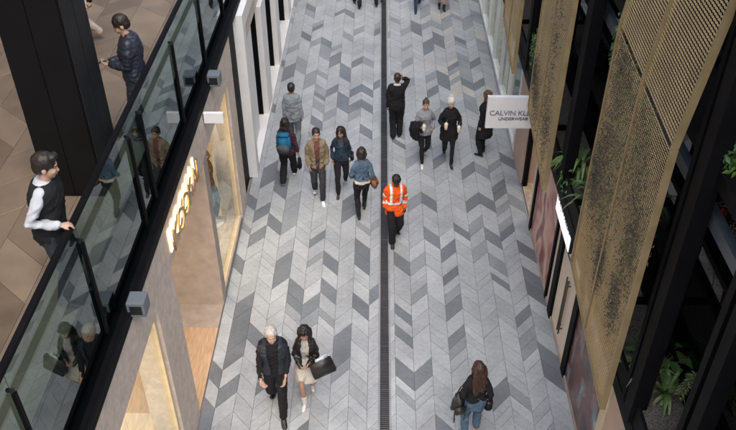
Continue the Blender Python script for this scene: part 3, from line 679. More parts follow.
def cmat(kind, col, **kw):
    key = (kind, col)
    if key not in _mc:
        d = dict(cloth=dict(rough=.85, var=.12, vscale=9, bump=.6, bscale=260, spec=.25), knit=dict(rough=.95, var=.12, vscale=14, bump=.9, bscale=140, spec=.2), skin=dict(rough=.5, var=.06, vscale=25, spec=.4),
                 hair=dict(rough=.45, var=.3, vscale=40, bump=.8, bscale=200, stretch=(1, 1, .12)), leather=dict(rough=.38, var=.15, vscale=12, bump=.3, bscale=180), denim=dict(rough=.85, var=.28, vscale=7, bump=.5, bscale=300, spec=.2), puffer=dict(rough=.5, var=.1, vscale=10, bump=.2))[kind]
        _mc[key] = mat('%s_%d' % (kind, len(_mc)), col, **d)
    return _mc[key]
WALK_R = dict(R=(-.085, -.30, .085, -14), L=(.085, .24, .15, 38))     # right foot forward: ankle x, y, z, foot pitch (deg, + = heel up)
WALK_L = dict(L=(.085, -.30, .085, -14), R=(-.085, .24, .15, 38))
STAND = dict(L=(.10, .02, .085, 0), R=(-.10, -.03, .085, 0))
def mirror(W): return W
def person(label, loc, h, heading, sex='m', legs=STAND, armL=None, armR=None, head=(0, 0), lean=0.0, skin='fair', hair=('short', (.03, .02, .015)),
           top=None, shirt=None, bottom=None, shoes=None, beard=None, hat=None, group='people in the lane', z0=0.0, cat='person', name='person', seed=0, glasses=False, build=1.0, tie_on=None):
    k = h / 1.75; e = empty(name, (loc[0], loc[1], z0), heading, label=label, cat=cat, group=group)
    J = {}
    sp = lambda z, x=0.0, y=0.0: vec(x, y - lean * max(0, z - .95), z)       # spine offset by the forward lean
    shw, hipw = (.162, .088) if sex == 'm' else (.137, .088)
    shw *= build
    drop = -0.03 if abs(legs['L'][1] - legs['R'][1]) > .3 else 0.0
    D = vec(0, 0, drop)
    for s, S_ in ((1, 'L'), (-1, 'R')):
        an = vec(*legs[S_][:3]); hp = vec(s * hipw, 0, .90) + D
        kn, an = ik(hp, an, .42, .42, (s * .08, -1, 0)); J['hip' + S_], J['kn' + S_], J['an' + S_] = hp, kn, an
        a = (armL if S_ == 'L' else armR) or dict(w=(s * (shw + .045), .02, .84), p=(s * .3, 1, 0))
        sh = sp(1.405, s * shw) + D; el, wr = ik(sh, sp(0) * 0 + vec(*a['w']) + D, .285, .255, a.get('p', (s * .4, 1, -.2)))
        J['sh' + S_], J['el' + S_], J['wr' + S_] = sh, el, wr
        J['fd' + S_] = unit(vec(*a['f'])) if 'f' in a else unit(wr - el); J['pn' + S_] = vec(*a['n']) if 'n' in a else vec(-s, 0, 0); J['curl' + S_] = a.get('c', .5)
    nb = sp(1.47) + D; hc = sp(1.632) + D + vec(0, -.02 - .04 * math.sin(R_(head[1])) * 2, -.015 * abs(math.sin(R_(head[1]))))
    HR = rotz(R_(head[0])) @ rotx(R_(head[1]))              # head pitch: + looks down
    hd = lambda x, y, z: hc + HR @ vec(x, y, z)
    def torso(S, infl, za, zb, flare=0.0, scale=1.0):
        T_ = TORSO[sex]; zs = [t[0] for t in T_]; rings = []; tt = np.linspace(0, 2 * math.pi, 28, endpoint=False)
        for z in np.linspace(za, zb, 22):
            zz = max(z, .86); rx, ry, yo = [np.interp(zz, zs, [t[i] for t in T_]) for i in (1, 2, 3)]
            fl = flare * max(0, (1.0 - z)); bx_ = (build if z > .95 else 1 + (build - 1) * .5) * (.90 if z > 1.15 else .94)
            cs = np.cos(tt); sn = np.sin(tt); pw = .85
            x = np.sign(cs) * np.abs(cs) ** pw * (rx * bx_ + infl + fl) * scale; y = np.sign(sn) * np.abs(sn) ** pw * (ry + infl + fl) * scale
            c = sp(z) + D; rings.append(np.stack([c[0] + x, c[1] + yo + y, np.full(28, c[2])], 1))
        S.loft(rings)
    # --- body: one continuous surface
    b = Soup(); bi = -.014 if (shirt or top) else 0.0; torso(b, bi, .80, 1.49)
    b.limb([nb - vec(0, 0, .03), hc + vec(0, .015, -.05)], [.056 if sex == 'm' else .047, .052 if sex == 'm' else .043])
    hs = 1.07 if sex == 'm' else 1.03
    E_ = lambda c, r: b.ell(hd(*[q * hs for q in c]), [q * hs for q in r], HR)
    E_((0, .018, .032), (.074, .094, .083)); E_((0, -.022, -.03), (.060, .066, .078)); E_((0, -.052, -.088), (.030, .028, .024)); E_((0, -.03, -.072), (.047, .045, .034))
    E_((.03, -.062, -.028), (.025, .022, .026)); E_((-.03, -.062, -.028), (.025, .022, .026)); E_((0, -.074, .026), (.045, .012, .011))
    b.limb([hd(0, -.082, .012), hd(0, -.098, -.018), hd(0, -.105, -.032)], [.008, .010, .013], 8); E_((0, -.084, -.060), (.022, .011, .011))
    for s in (1, -1): E_((s * .074, .012, -.012), (.012, .022, .032))
    for s, S_ in ((1, 'L'), (-1, 'R')):
        sh, el, wr = J['sh' + S_], J['el' + S_], J['wr' + S_]; hp, kn, an = J['hip' + S_], J['kn' + S_], J['an' + S_]; q = 1.0 if sex == 'm' else .84
        b.limb([sh + vec(-s * .03, 0, .01), sh * .6 + el * .4, el, el * .6 + wr * .4, wr], [.042 * q, .036 * q, .030 * q, .031 * q, .026 * q])
        lq = .80 if bottom else 1.0; b.limb([hp, hp * .55 + kn * .45, kn, kn * .65 + an * .35, an], [t * (lq if i < 3 else (lq if bottom and bottom.get('ankle', 0) < .9 else 1)) for i, t in enumerate([.088, .080, .056, .056, .036] if sex == 'm' else [.090, .080, .054, .052, .034])])
        pit = R_(legs[S_][3]); fd = rotx(-pit) @ vec(s * .12, -1, 0); up = rotx(-pit) @ vec(0, 0, 1)
        b.limb([an - fd * .03 - up * .045, an + fd * .05 - up * .05, an + fd * .12 - up * .064], [.027, .026, .016])
        # hand
        d, n = J['fd' + S_], J['pn' + S_]; n = unit(n - d * n.dot(d)); th = np.cross(d, n); th = th if th.dot(vec(0, -1, .3)) > 0 else -th; c = J['curl' + S_]
        hq = .92 if sex == 'm' else .82
        b.limb([wr, wr + d * .05 * hq, wr + d * .092 * hq], [.030 * q, .041 * hq, .040 * hq], 12, .42, th)
        for i, (o, L) in enumerate(((.030, .072), (.010, .082), (-.011, .077), (-.031, .060))):
            p0 = wr + d * .082 * hq + th * o * hq; a1 = c * .7 + .06 * i; d1 = d * math.cos(a1) + n * math.sin(a1); d2 = d * math.cos(a1 + c * 1.1) + n * math.sin(a1 + c * 1.1)
            p1 = p0 + d1 * L * .5 * hq; b.limb([p0, p1, p1 + d2 * L * .5 * hq], [.0105 * hq, .0100 * hq, .0085 * hq], 7)
        t0 = wr + d * .022 * hq + th * .028 * hq; t1 = t0 + (d * .7 + th * .6 + n * .25) * .042 * hq; b.limb([t0, t1, t1 + unit(d + n * .5) * .032 * hq], [.015 * hq, .012 * hq, .010 * hq], 7)
        J['pt' + S_] = (an, fd, up)
    me = remesh(b, .0095, 2, name='body')
    hcol = hair[1] if hair else (.2, .2, .2)
    sk, eye, lip, hr = cmat('skin', SKINS[skin]), cmat('skin', (.02, .015, .012)), cmat('skin', tuple(np.array(SKINS[skin]) * (.85, .55, .55))), cmat('hair', beard or hcol)
    def facef(C, N):
        q = (C - hc) @ HR / hs; out = np.zeros(len(C), int); ax = np.abs(q[:, 0]); fr = q[:, 1] < -.055
        out[fr & (np.hypot(ax - .031, (q[:, 2] - .006) * 1.6) < .0105)] = 1
        out[fr & (np.abs(q[:, 2] - .028) < .0045) & (ax > .012) & (ax < .052)] = 3
        out[fr & (np.hypot(ax, (q[:, 2] + .060) * 2.6) < .024)] = 2
        if beard is not None:
            bd = (q[:, 2] < -.040) & (q[:, 1] < .015) & (q[:, 2] > -.13) & (np.hypot(ax, (q[:, 2] + .060) * 2.6) > .024); out[bd] = 3
        if glasses: out[fr & (np.abs(q[:, 2] - .008) < .017) & (ax < .058) & ((np.abs(np.abs(ax - .032) - .018) < .006) | (np.abs(np.abs(q[:, 2] - .008) - .014) < .005))] = 1
        return out
    paint(me, [sk, eye, lip, hr], facef)
    def fin(me_, nm):
        me_.transform(Matrix.Scale(k, 4)); return link(nm, me_, e)
    fin(me, 'body')
    # --- clothes
    def sleeve(S, r, to=1.0):
        for s, S_ in ((1, 'L'), (-1, 'R')):
            sh, el, wr = J['sh' + S_], J['el' + S_], J['wr' + S_]; q = .88 if sex == 'm' else .76
            if to >= 1: S.limb([sh + vec(-s * .035, 0, .005), sh * .65 + el * .35, el, el * .5 + wr * .5, wr + (el - wr) * .06], [(.064 + r) * q, (.054 + r) * q, (.046 + r * .9) * q, (.044 + r * .9) * q, (.032 + r * .8) * q])
            else: S.limb([sh + vec(-s * .035, 0, .005), sh * (1 - to) + el * to], [(.064 + r) * q, (.054 + r) * q])
    def garment(g, nm):
        S = Soup(); inf = g.get('infl', .02); hem = g.get('hem', .86); torso(S, inf, hem, 1.475, g.get('flare', 0.0))
        if g.get('sleeve', 1): sleeve(S, inf * .75, g.get('sleeve', 1))
        if g.get('collar'): S.limb([sp(1.455) + D + vec(0, .012, 0), sp(1.455 + g['collar']) + D + vec(0, .018, 0)], [.080 if sex == 'm' else .068, .068 if sex == 'm' else .058], 16, .95)
        if g.get('hood'): S.ell(sp(1.45) + D + vec(0, .10, .0), (.12, .065, .06))
        fold = g.get('fold', .007); puff = g.get('puff', 0)
        def disp(P, N):
            w = wob(P, fold * 1.1, 24, seed + 3, (1, 1, .8)) + wob(P, fold * .5, 70, seed + 9, (1, 1, .7)) + fold * 1.0 * (1 - 2.2 * np.abs(wob(P, 1.0, 34, seed + 21, (.7, .7, 1.25)))).clip(-.6, 1)
            if puff: w = w + puff * np.abs(np.sin(P[:, 2] * 55))
            return w * np.clip((1.5 - P[:, 2]) * 6, .2, 1)
        m_ = remesh(S, g.get('vox', .0125), 3, disp, nm)
        if g.get('open'):
            ow = g['open']
            cut(m_, lambda C, N: (np.abs(C[:, 0] + .0) < ow * (.55 + .45 * np.clip((C[:, 2] - .8) / .6, 0, 1.2))) & (C[:, 1] < sp(1.2)[1] - .02) & (N[:, 1] < -.25) & (np.abs(C[:, 0]) < .12))
        paint(m_, g['mats'], g.get('fn', lambda C, N: np.zeros(len(C), int)) if len(g['mats']) == 1 else (lambda C, N: g['fn'](C, N, J)))
        fin(m_, nm)
    if shirt: garment(shirt, shirt.get('name', 'shirt'))
    if top: garment(top, top.get('name', 'jacket'))
    if bottom:
        S = Soup(); torso(S, bottom.get('infl', .012), bottom.get('waistlow', .80), bottom.get('waist', 1.08), bottom.get('flare', 0))
        if bottom.get('legs', True):
            w = bottom.get('w', .016); to = bottom.get('ankle', 0.0)
            for S_ in 'LR':
                hp, kn, an = J['hip' + S_], J['kn' + S_], J['an' + S_]; a2 = (an + (kn - an) * to) if to <= 1 else kn + (hp - kn) * (to - 1)
                q0 = [.090, .080, .058, .056, .042] if sex == 'm' else [.092, .081, .055, .053, .037]
                S.limb([hp + vec(0, 0, .02), hp * .55 + kn * .45, kn, kn * .6 + a2 * .4, a2 + (kn - an) * .02], [q0[0] + w * .6, q0[1] + w * .8, q0[2] + w, q0[3] + w * 1.1, q0[4] + w * (1.3 if to < .2 else 1.0)])
        else:
            for S_ in 'LR': S.limb([J['hip' + S_], J['hip' + S_] * .42 + J['kn' + S_] * .58], [.112, .105])
        f2 = bottom.get('fold', .005)
        m_ = remesh(S, .0125, 3, lambda P, N: wob(P, f2, 30, seed + 5, (1, 1, .6)) + f2 * 1.0 * (1 - 2.2 * np.abs(wob(P, 1.0, 40, seed + 6, (.8, .8, 1.3)))).clip(-.6, 1), 'trousers')
        paint(m_, [bottom['mat']]); fin(m_, bottom.get('name', 'trousers'))
    if shoes:
        for S_, s in (('L', 1), ('R', -1)):
            an, fd, up = J['pt' + S_]; S = Soup(); sd = unit(np.cross(fd, up)); bt = shoes.get('boot', 0)
            rings = []; tt = np.linspace(0, 2 * math.pi, 16, endpoint=False); wq = 1.0 if sex == 'm' else .84
            for t, w_, hh in ((-.075, .018, .025), (-.065, .034, .062), (-.02, .038, .082), (.04, .041, .072), (.09, .046, .052), (.14, .044, .042), (.175, .030, .034), (.19, .012, .02)):
                c = an + fd * t * (1.0 if sex == 'm' else .9) - up * .083; y_ = np.cos(tt) * w_ * wq; z_ = np.maximum(np.sin(tt), -.55) * hh * .62 + hh * .36
                rings.append(c + np.outer(y_, sd) + np.outer(z_, up))
            S.loft(rings)
            if bt: S.limb([an - up * .02, an + unit(J['kn' + S_] - an) * bt], [.048 * wq + .006, .052 * wq + .008])
            m_ = remesh(S, .008, 2, None, 'shoe'); zc = (an - up * .083)
            paint(m_, [shoes['mat'], shoes.get('sole', shoes['mat'])], lambda C, N: ((C - zc) @ up < .016).astype(int)); fin(m_, 'shoe')
    # --- hair / hat
    if hair and hair[0] != 'none':
        S = Soup(); st = hair[0]; H_ = lambda c, r: S.ell(hd(*[q * hs for q in c]), [q * hs for q in r], HR)
        v = dict(short=.006, crop=.002, bob=.012, long=.010, bun=.004, pony=.005, wavy=.010, quiff=.008, thick=.010).get(st, .006)
        H_((0, .026, .044), (.078 + v, .094 + v, .082 + v)); H_((0, .052, -.005), (.070 + v, .060 + v, .078))
        if st == 'quiff': H_((.01, -.045, .10), (.055, .042, .026))
        if st in ('short', 'quiff', 'thick'): H_((.066, .0, .012), (.014, .024, .04)); H_((-.066, .0, .012), (.014, .024, .04))
        if st == 'bun': H_((0, .06, .125), (.036, .036, .034))
        if st == 'bob':
            for s in (1, -1): S.limb([hd(s * .058, .0, .05), hd(s * .088, .01, -.03), hd(s * .078, -.005, -.12)], [.032, .030, .020])
            H_((0, .055, -.06), (.085, .05, .075))
        if st in ('long', 'wavy'):
            ln = hair[2] if len(hair) > 2 else .30; fr = hair[3] if len(hair) > 3 else 0
            for x in (-.070, -.038, 0, .038, .070):
                pts = [hd(x * .9, .06, .06), hd(x * 1.15, .085, -.05)]; base = hd(x * 1.2, .075, -.10); pts += [vec(base[0] * 1.0, base[1] + .045, base[2] - .08), vec(base[0] * .92, base[1] + .055, base[2] - ln * .7), vec(base[0] * .75, base[1] + .05, base[2] - ln)]
                S.limb(pts, [.034, .036, .036, .034, .014])
            for s in (1, -1):
                pts = [hd(s * .058, -.012, .075), hd(s * .082, .0, .0), hd(s * .080, .0, -.09)]
                if fr: b0 = hd(s * .09, -.03, -.14); pts += [vec(b0[0], b0[1] - .055, b0[2] - .08), vec(b0[0] * .95, b0[1] - .06, b0[2] - .20)]; S.limb(pts, [.022, .028, .028, .030, .014])
                else: S.limb(pts, [.022, .028, .022])
        if st == 'pony': S.limb([hd(0, .10, .06), hd(0, .15, .02), hd(0, .15, -.12), hd(0, .13, -.22)], [.026, .034, .030, .012])
        amp = .006 if st in ('wavy', 'thick', 'long', 'bob') else .003
        m_ = remesh(S, .0095, 2, lambda P, N: wob(P, amp, 90, seed + 12, (1, 1, .35)), 'hair'); paint(m_, [cmat('hair', hcol)]); fin(m_, 'hair')
    if hat:
        S = Soup(); S.ell(hd(0, .018, .065), (.094, .110, .088), HR); S.limb([hd(0, .016, .030), hd(0, .018, .075)], [.099, .099], 20, 1.0)
        m_ = remesh(S, .0095, 2, lambda P, N: wob(P, .003, 110, 4, (1, 1, .2)), 'knit_hat'); paint(m_, [hat]); fin(m_, 'knit_hat')
        S = Soup(); S.ell(hd(0, .05, .172), (.044, .044, .042)); m_ = remesh(S, .008, 1, lambda P, N: wob(P, .006, 160, 5), 'pompom'); paint(m_, [hat]); fin(m_, 'pompom')
    Rz = Matrix.Rotation(heading, 3, 'Z')
    def W(p): q = Rz @ (Vector([float(t) for t in p]) * k); return Vector((loc[0] + q.x, loc[1] + q.y, z0 + q.z))
    J['W'] = W; J['k'] = k; J['sp'] = sp; J['head'] = hc
    J['hs'] = hs; J['palmL'] = J['wrL'] + J['fdL'] * .085; J['palmR'] = J['wrR'] + J['fdR'] * .085
    return J
BLK = (.011, .011, .013)
blk, blk2, blkL = cmat('cloth', BLK), cmat('knit', (.014, .014, .016)), cmat('leather', (.013, .012, .012))
navy = cmat('puffer', (.016, .02, .032)); denimD = cmat('denim', (.022, .040, .065)); denim = cmat('denim', (.075, .125, .185)); denimL = cmat('denim', (.20, .28, .36))
wht = cmat('leather', (.60, .60, .595)); wcloth = cmat('cloth', (.52, .54, .57)); greyk = cmat('knit', (.23, .25, .28)); khaki = cmat('cloth', (.20, .155, .105))
creamc = cmat('cloth', (.55, .48, .40)); maroon = cmat('cloth', (.05, .018, .03)); char = cmat('cloth', (.03, .032, .037)); brownL = cmat('leather', (.20, .085, .035)); sole = cmat('leather', (.05, .05, .05))
orange = cmat('cloth', (.78, .105, .012)); refl = mat('reflective_tape', (.70, .72, .72), .3, var=.05); greyc = cmat('cloth', (.21, .24, .275)); redbrown = cmat('cloth', (.13, .05, .045))
up = math.pi
def gp(x, y, z=0): q = pix(x, y, z); return (q.x, q.y)
PEO = {}
# forearm poses
def pocket(s): return dict(w=(s * .185, -.07, .90), p=(s * .45, 1, 0), f=(-s * .2, -.2, -1), c=.3)
def swing(s, y): return dict(w=(s * .215, y, .87 + abs(y) * .15), p=(s * .25, 1, 0), c=.6)
# --- the lane, far group
PEO['grey'] = person('man in pale grey jacket walking away behind the backpack wearer', gp(295, 147), 1.76, up, legs=WALK_L, hair=('short', (.012, .01, .01)), skin='tan',
    top=dict(mats=[greyc], hem=.80, infl=.022, flare=.05, collar=.04), shirt=None, bottom=dict(mat=cmat('cloth', (.14, .155, .18))), shoes=dict(mat=blkL), seed=1)
PEO['back'] = person('person in maroon top and black trousers wearing a blue backpack', gp(289, 181), 1.68, up - .1, 'f', WALK_R, armR=dict(w=(-.27, .0, .86), p=(-.3, 1, 0), c=1.2), hair=('long', (.012, .009, .009), .16), skin='tan',
    top=dict(mats=[maroon], hem=.84, infl=.03, collar=.03), bottom=dict(mat=blk, w=.03), shoes=dict(mat=wht), seed=2, build=1.05)
PEO['khaki'] = person('man in open khaki jacket with white trainers walking towards the camera', gp(319, 196), 1.78, .12, 'm', dict(R=(-.07, .16, .10, 22), L=(.07, -.24, .085, -10)), pocket(1), pocket(-1), (8, 0), 0, 'tan', ('short', (.012, .01, .009)),
    top=dict(mats=[khaki], hem=.84, infl=.022, open=.06, collar=.05, fold=.008), shirt=dict(mats=[redbrown], infl=.010, hem=.88, sleeve=0), bottom=dict(mat=char, w=.012), shoes=dict(mat=wht), seed=3)
PEO['navy'] = person('long haired woman in dark denim jacket and black trousers facing the camera', gp(342, 189), 1.68, .05, 'f', WALK_R, swing(1, .05), dict(w=(-.20, -.08, .93), p=(-.4, 1, 0), c=.5), (-6, 14), .03, 'tan', ('long', (.012, .009, .008), .26, 1),
    top=dict(mats=[denimD], hem=.90, infl=.020, open=.05, collar=.04), shirt=dict(mats=[cmat('cloth', (.035, .055, .085))], infl=.008, hem=.9, sleeve=0), bottom=dict(mat=blk, w=.008), shoes=dict(mat=blkL), seed=4)
PEO['denim'] = person('woman in short blue denim jacket seen from behind', gp(362, 215), 1.74, up + .1, 'f', dict(L=(.08, .20, .13, 32), R=(-.07, -.24, .085, -6)), dict(w=(.20, -.12, .98), p=(.35, 1, 0), c=.6), dict(w=(-.22, -.02, .93), p=(-.35, 1, 0), c=.6), (0, 6), 0, 'tan', ('bob', (.022, .015, .012)),
    top=dict(mats=[denim], hem=1.00, infl=.024, collar=.03), shirt=dict(mats=[creamc], infl=.018, hem=.94, sleeve=0), bottom=dict(mat=blk, w=.007), shoes=dict(mat=blkL, boot=.14), seed=5)
def hivis(C, N, J):
    out = np.zeros(len(C), int); x, y, z = C.T; tor = np.abs(x) < .20
    arm = np.zeros(len(C), bool)
    for s in 'LR':
        a, b_ = J['el' + s], J['wr' + s]; d = b_ - a; t = ((C - a) @ d) / (d @ d); dist = np.linalg.norm(C - a - np.clip(t, 0, 1)[:, None] * d, axis=1)
        out[(dist < .085) & (np.abs(t - .45) < .11)] = 1
        a2, b2 = J['sh' + s], J['el' + s]; d2 = b2 - a2; t2 = ((C - a2) @ d2) / (d2 @ d2); dist2 = np.linalg.norm(C - a2 - np.clip(t2, 0, 1)[:, None] * d2, axis=1)
        out[(dist2 < .10) & (np.abs(t2 - .72) < .10) & (np.abs(x) > .19)] = 1
    out[tor & (np.abs(z - 1.03) < .028)] = 1; out[(np.abs(np.abs(x) - .105) < .024) & (z > 1.05) & tor] = 1
    return out
PEO['orange'] = person('worker in bright orange high visibility jacket with reflective bands', gp(394, 238), 1.68, .15, 'm', dict(R=(-.07, -.22, .085, -8), L=(.08, .14, .12, 26)), swing(1, -.04), swing(-1, .06), (0, 28), .08, 'dark', ('thick', (.008, .007, .007)),
    top=dict(mats=[orange, refl], fn=hivis, hem=.74, infl=.034, flare=.06, collar=.06, fold=.009), bottom=dict(mat=blk, w=.028), shoes=dict(mat=blkL), seed=6)
PEO['far'] = person('man all in black walking away with a hand raised to his head', gp(396, 137), 1.74, up, 'm', dict(L=(.08, .06, .085, 0), R=(-.08, -.05, .085, 0)), swing(1, 0), dict(w=(-.13, -.08, 1.58), p=(-.75, -.7, -1), f=(.3, .1, 1), n=(1, 0, 0), c=.8), (0, 4), 0, 'brown', ('crop', (.03, .017, .012)),
    top=dict(mats=[blk2], hem=.82, infl=.03, collar=.03, flare=.03), shirt=dict(mats=[wcloth], infl=.006, hem=1.1, sleeve=0, collar=.055), bottom=dict(mat=blk, w=.026), shoes=dict(mat=blkL), seed=7, build=1.08)
PEO['sweater'] = person('woman in grey sweater and black leggings with a hair bun carrying a drink', gp(423, 160), 1.66, .1, 'f', dict(R=(-.06, -.26, .085, -10), L=(.06, .20, .14, 34)), dict(w=(.17, -.16, 1.04), p=(.4, .8, -.3), f=(-.3, -1, .1), n=(-1, 0, 0), c=.7), dict(w=(-.12, -.27, 1.16), p=(-.45, .7, -.7), f=(.2, -1, .3), n=(1, 0, 0), c=1.0), (-5, 8), 0, 'fair', ('bun', (.05, .03, .02)),
    top=dict(name='sweater', mats=[greyk], hem=.83, infl=.03, flare=.04, collar=.02), bottom=dict(mat=blk, w=.004), shoes=dict(mat=wht), seed=8)
PEO['hat'] = person('woman in black coat and white bobble hat carrying two drinks', gp(447, 160), 1.70, .05, 'f', dict(L=(.06, -.28, .085, -8), R=(-.06, .20, .14, 34)), dict(w=(.20, -.26, 1.10), p=(.45, .7, -.7), f=(0, -1, .2), n=(-1, 0, 0), c=1.0), dict(w=(-.17, -.27, 1.18), p=(-.45, .7, -.7), f=(.1, -1, .3), n=(1, 0, 0), c=1.0), (8, 5), 0, 'fair', ('short', (.12, .08, .05)),
    top=dict(name='coat', mats=[blk2], hem=.66, infl=.036, flare=.10, collar=.05), bottom=dict(mat=blk, w=.003), shoes=dict(mat=blkL), hat=cmat('knit', (.56, .555, .54)), seed=9)
PEO['coat'] = person('person in long black coat standing under the white projecting sign', gp(482, 154), 1.70, up + .9, 'f', dict(L=(.11, .02, .085, 0), R=(-.11, -.06, .085, 0)), swing(1, .0), dict(w=(-.2, -.15, 1.0), p=(-.3, 1, 0), c=.6), (0, 5), 0, 'fair', ('bob', (.09, .05, .03)),
    top=dict(name='coat', mats=[blk], hem=.55, infl=.034, flare=.08, open=.05, collar=.05), shirt=dict(mats=[greyk], infl=.008, hem=.85, sleeve=0), bottom=dict(mat=blk, w=.02), shoes=dict(mat=blkL), seed=10)
# --- nearer the camera
p = gp(279, 406)
PEO['old'] = person('white haired bearded man in navy quilted vest and black clothes', p, 1.93, .08, 'm', dict(L=(.075, -.27, .085, -6), R=(-.075, .20, .13, 32)), dict(w=(.15, -.30, .98), p=(.5, .8, -.4), f=(-.1, -.9, -.35), n=(-.6, 0, .5), c=.55), dict(w=(-.19, -.26, .92), p=(-.5, .8, -.4), f=(.5, -.7, -.4), n=(.4, -.2, .7), c=.5), (12, 6), .05, 'fair', ('short', (.44, .425, .40)),
    beard=(.42, .40, .375), top=dict(name='quilted_vest', mats=[navy], hem=.88, infl=.036, open=.085, sleeve=0, puff=.010, collar=.05, fold=.004), shirt=dict(name='sweater', mats=[blk2], infl=.014, hem=.84, collar=.05), bottom=dict(mat=blk, w=.012), shoes=dict(mat=blkL, sole=sole), seed=11, build=1.08)
PEO['bagw'] = person('dark haired woman in black jacket and cream skirt with white boots', gp(309, 396), 1.72, -.02, 'f', dict(R=(-.05, -.19, .085, -6), L=(.06, .17, .13, 28)), dict(w=(.03, -.25, 1.06), p=(.6, .6, -.6), f=(-.9, -.4, -.1), n=(0, .6, .6), c=.9), dict(w=(-.06, -.26, 1.04), p=(-.6, .6, -.6), f=(.9, -.3, 0), n=(0, .6, .6), c=.9), (6, 16), .03, 'tan', ('long', (.008, .007, .008), .22, 1),
    top=dict(name='leather_jacket', mats=[blkL], hem=.92, infl=.026, open=.075, collar=.04), shirt=dict(name='blouse', mats=[cmat('cloth', (.36, .34, .32))], infl=.008, hem=.9, sleeve=0), bottom=dict(mat=cmat('cloth', (.52, .48, .42)), name='skirt', legs=False, waistlow=.55, flare=.14, waist=1.09, infl=.02, ankle=1.0), shoes=dict(mat=wht, boot=.13), seed=12)
PEO['jeans'] = person('woman with long auburn hair in black top and blue jeans seen from behind', gp(470, 437), 1.74, up + .1, 'f', dict(L=(.10, .04, .085, 0), R=(-.10, -.06, .085, 0)), dict(w=(.20, -.10, .98), p=(.25, 1, 0), c=.8), dict(w=(-.24, -.04, .92), p=(-.2, 1, 0), c=1.1), (14, 4), 0, 'fair', ('wavy', (.045, .019, .011), .36),
    top=dict(name='cardigan', mats=[blk2], hem=1.0, infl=.022), bottom=dict(mat=denim, w=.016, ankle=.22, waist=1.09), shoes=dict(mat=creamc), seed=13)
# --- far end of the lane
PEO['f1'] = person('far walker in black trousers left of the drain at the top edge', gp(357, 7), 1.75, up, legs=WALK_L, hair=('short', (.02, .015, .012)), top=dict(mats=[char], infl=.024), bottom=dict(mat=blk), shoes=dict(mat=blkL), seed=14)
PEO['f2'] = person('far walker in black trousers standing on the drain at the top edge', gp(379, 5), 1.72, up, legs=WALK_R, hair=('short', (.04, .03, .02)), top=dict(mats=[navy], infl=.024), bottom=dict(mat=blk), shoes=dict(mat=blkL), seed=15)
PEO['f3'] = person('far walker in blue jeans at the top edge', gp(417, 9), 1.70, .1, 'f', WALK_R, hair=('long', (.03, .02, .015)), top=dict(mats=[greyc], infl=.024), bottom=dict(mat=cmat('denim', (.03, .05, .11)), w=.008), shoes=dict(mat=blkL, boot=.1), seed=16)
PEO['f4'] = person('far walker with bare legs and black ankle boots at the top edge', gp(441, 9), 1.68, .1, 'f', dict(L=(.07, -.12, .085, 0), R=(-.05, .1, .09, 8)), hair=('long', (.05, .03, .02)), top=dict(name='dress', mats=[cmat('cloth', (.4, .2, .15))], hem=.55, infl=.024, flare=.08), shoes=dict(mat=blkL, boot=.12), seed=17)
# --- upper walkway
G2 = 'people on the upper walkway'
PEO['vest'] = person('man in black vest over white shirt leaning at the balustrade', (-3.27, 6.28), 1.86, math.pi / 2 + .05, 'm', dict(L=(.10, .0, .085, 0), R=(-.10, .04, .085, 0)), dict(w=(.19, -.02, .90), p=(.4, 1, -.2), f=(0, -1, -.6), n=(-.3, 0, -1), c=.5), dict(w=(-.19, -.17, 1.10), p=(-.3, 1, -.1), f=(.3, -1, -.1), n=(0, 0, -1), c=.6), (12, 16), .12, 'fair', ('quiff', (.016, .010, .007)),
    top=dict(name='vest', mats=[blk2], hem=.86, infl=.036, sleeve=0, fold=.006), shirt=dict(mats=[cmat('cloth', (.44, .465, .50))], infl=.018, hem=.88, collar=.05, fold=.006), bottom=dict(mat=cmat('cloth', (.025, .03, .04)), w=.02), shoes=dict(mat=blkL), group=G2, z0=FLZ + .002, seed=18)
PEO['phone'] = person('man in dark padded jacket looking down at a phone', (-3.22, 9.55), 1.78, -math.pi / 2 + .15, 'm', STAND, dict(w=(.06, -.28, 1.12), p=(.45, .7, -.7), f=(-.5, -.9, .1), n=(0, .2, 1), c=.7), dict(w=(-.07, -.28, 1.10), p=(-.45, .7, -.7), f=(.5, -.9, .1), n=(0, .2, 1), c=.7), (5, 30), .0, 'fair', ('short', (.018, .011, .007)),
    top=dict(mats=[navy], hem=.80, infl=.036, puff=.006, collar=.06, fold=.006), bottom=dict(mat=char, w=.022), shoes=dict(mat=blkL), group=G2, z0=FLZ + .002, seed=19)
q = pix(92, 45, FLZ)
PEO['cream'] = person('person in cream trousers and tan shoes behind the black column', (q.x, q.y), 1.72, -.7, 'm', WALK_L, hair=('short', (.03, .02, .015)), top=dict(mats=[blk], infl=.026, hem=.86), bottom=dict(mat=creamc, w=.02), shoes=dict(mat=cmat('leather', (.30, .19, .10))), group=G2, z0=FLZ + .002, seed=20)
# --- shop mannequin
leo = mat('leopard_print', (.36, .20, .09), .8, col2=(.07, .03, .015), vscale=38)
mq = (-3.46, 13.38)
PEO['mann'] = person('shop mannequin in leopard top and pale jeans in the warm window', mq, 1.80, math.pi / 2, 'f', dict(L=(.07, -.05, .085, 0), R=(-.07, .05, .085, 0)), hair=None, skin='tan', top=dict(name='top', mats=[leo], hem=.90, infl=.016), bottom=dict(mat=denimL, w=.012), shoes=dict(mat=creamc), z0=.135, group='shop display', cat='mannequin', name='mannequin', seed=21)
e = empty('display_base', (mq[0], mq[1], .1), label='round white base under the shop mannequin', cat='base')
MB().tube([(0, 0, .002), (0, 0, .022), (0, 0, .034)], [.24, .24, .23], 32).build('disc', 'white', e)

